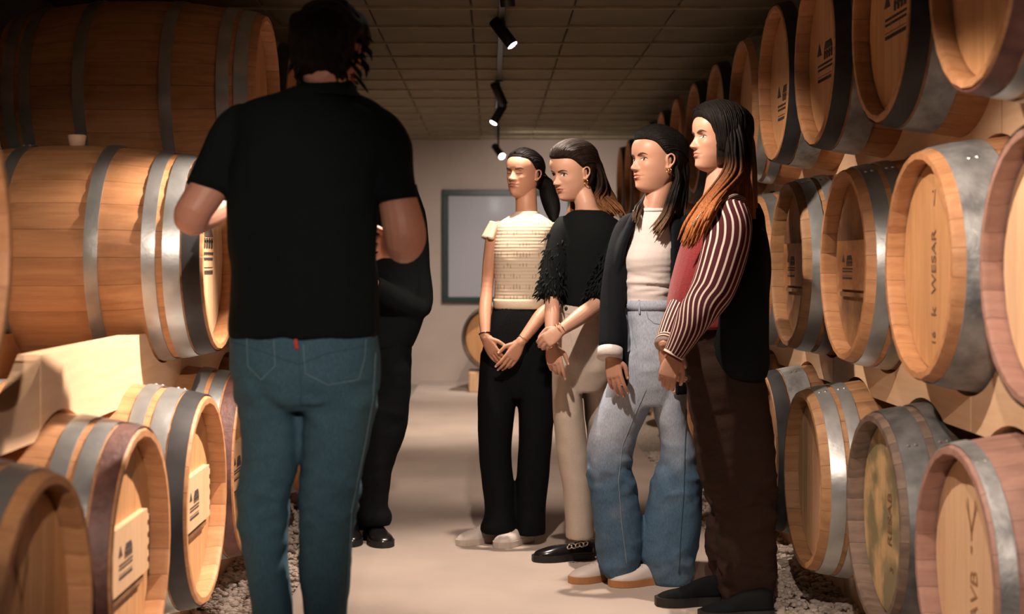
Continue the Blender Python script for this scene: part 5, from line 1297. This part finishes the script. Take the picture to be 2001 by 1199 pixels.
me = A.mesh('striped_sleeve', 'stripes', uv=True); displace(me, lambda co, no: .005*vnoise(co, (9, 9, 5))); ss = P.part('striped_sleeve', me)
A = Acc(); d = (arm[-1]-arm[-2]).normalized(); A.tube([arm[-1]-d*.050, arm[-1]-d*.02, arm[-1]+d*.012], [(.037, .036), (.036, .035), (.035, .034)], side=(.7, .2, .7), seg=32, sub=3, dome=False); P.part('cuff', A.mesh('cuff', 'stripes_ring', uv=True), ss)
A = Acc(); A.tube(far_arm, [(.038, .038), (.042, .042), (.044, .042), (.040, .040), (.033, .033)], side=(.9, .1, .2), seg=48, sub=8, dome=False); fs = P.part('striped_sleeve', A.mesh('striped_sleeve', 'stripes', uv=True))
A = Acc(); d = (far_arm[-1]-far_arm[-2]).normalized(); A.tube([far_arm[-1]-d*.055, far_arm[-1]+d*.004], [(.035, .035), (.034, .034)], side=(.9, .1, .2), seg=32, sub=3, dome=False); P.part('cuff', A.mesh('cuff', 'stripes_ring', uv=True), fs)
A = Acc(); A.tube([W(1400, 432, Y0-.16), W(1412, 402, Y0-.15), W(1430, 390, Y0-.13), W(1450, 392, Y0-.08)], [(.018, .012), (.022, .014), (.022, .014), (.015, .012)], side=(.5, -.3, .8), seg=24, sub=8, dome=False); P.part('shoulder_yoke', A.mesh('shoulder_yoke', 'stripes', uv=True), ss)
A = Acc(); A.rows(Y0-.02, [(398, 1446, 1480, .07, .08), (430, 1438, 1488, .11, .06), (490, 1424, 1497, .145, .02), (560, 1402, 1500, .160, 0), (620, 1386, 1501, .165, 0), (680, 1382, 1500, .160, 0), (712, 1388, 1498, .150, 0), (735, 1402, 1492, .13, 0)])
me = fuse(A, 'dark_mass', 'black_cloth', .008, 3); folds(me, .010, (7, 7, 4), 11.1); P.part('dark_mass', me, None, 'unidentified dark mass added at her back')  # added form; what the dark mass at her back is stays unknown
A = Acc(); A.rows(Y0, hip); A.rows(Y0, near); A.rows(Y0, far_)
me = fuse(A, 'brown_trousers', 'brown_cloth', .0075, 3); folds(me, .015, (8, 8, 16), 6.6, zr=[(CZ-(970-512)/565, .10, .9), (.10, .08, .9)], base=.4); P.part('brown_trousers', me)
shoe(P, FP(1418, 5.00), (-1, -.12, 0), .25, .095, .10, 'shoe_suede', 'sole_black', sole_h=.032); shoe(P, FP(1508, 4.80), (-1, -.10, 0), .25, .095, .10, 'shoe_suede', 'sole_black', sole_h=.032)
M['hair_4'] = hair_mat('hair_dark_copper_ends', (.006, .0045, .004), (.34, .125, .045), 1.36, 1.56)
def hl4(x, y, z):
    xb = cubic(z, [(.0, .020), (.06, .034), (.11, .040), (.145, .056), (.170, .074), (.186, .090), (.2, .12), (.222, .2)])
    return min(xb-x, z-.012+max(0, -x))
v, f = hair_cap(hd, hl4, .022); A = Acc(); A.v = v; A.f = f
sd = tuple((hd.M.to_3x3() @ Vector((0, 1, 0))).normalized())
A.tube([hd.p(-.03, 0, .17), hd.p(-.060, 0, .12), hd.p(-.070, 0, .04), hd.p(-.080, 0, -.06), hd.p(-.085, 0, -.16), hd.p(-.085, 0, -.25)], [(.06, .055), (.080, .058), (.084, .055), (.085, .052), (.08, .045), (.05, .03)], side=sd)
h = P.part('hair', fuse(A, 'hair', 'hair_4', .0045, 2)); A = Acc()
for sg in (1, -1):
    scalp(A, hd, (v, f), 150, lambda t: (.078-t*.17, .002*sg, .196+.02*math.sin(t*PI)), lambda t: (.040-t*.12, .080*sg, .060), lambda t: (.050-t*.14, .06*sg, .19), seed=5+sg, r=.0026)
P.part('combed_strands', A.mesh('combed_strands', 'hair_4'), h)['kind'] = 'stuff'
A = Acc()
cs = [[hd.p(.018, .068, .165), hd.p(.010, .082, .12), hd.p(.000, .084, .06), hd.p(.004, .080, -.01), W(1374, 400, Y0-.14), W(1350, 440, Y0-.17), W(1334, 476, Y0-.16)],
      [hd.p(.0, .070, .175), hd.p(-.012, .088, .12), hd.p(-.02, .090, .06), hd.p(-.014, .088, -.01), W(1388, 398, Y0-.16), W(1366, 436, Y0-.19), W(1346, 482, Y0-.18)],
      [hd.p(-.02, .068, .18), hd.p(-.032, .090, .12), hd.p(-.04, .092, .05), hd.p(-.038, .09, -.02), W(1402, 394, Y0-.17), W(1384, 424, Y0-.21), W(1366, 462, Y0-.20)]]
locks(A, cs, 150, .0060, .006, 9)
cs = [[hd.p(-.01, .062, .185), hd.p(-.05, .085, .12), hd.p(-.06, .09, .03), hd.p(-.07, .088, -.08), hd.p(-.085, .08, -.18), hd.p(-.09, .07, -.26)], [hd.p(-.06, .0, .20), hd.p(-.115, .0, .12), hd.p(-.13, .0, .03), hd.p(-.135, 0, -.08), hd.p(-.135, .0, -.18), hd.p(-.13, .0, -.27)]]
locks(A, cs, 110, .0075, .008, 10)
P.part('long_locks', A.mesh('long_locks', 'hair_4'), h)['kind'] = 'stuff'
A = Acc()
for i in range(9): A.ball(W(1372-i*2.3, 414+i*3.0, Y0-.205), .0032, 8)
P.part('necklace', A.mesh('necklace', 'silver'), None, 'fine silver necklace')
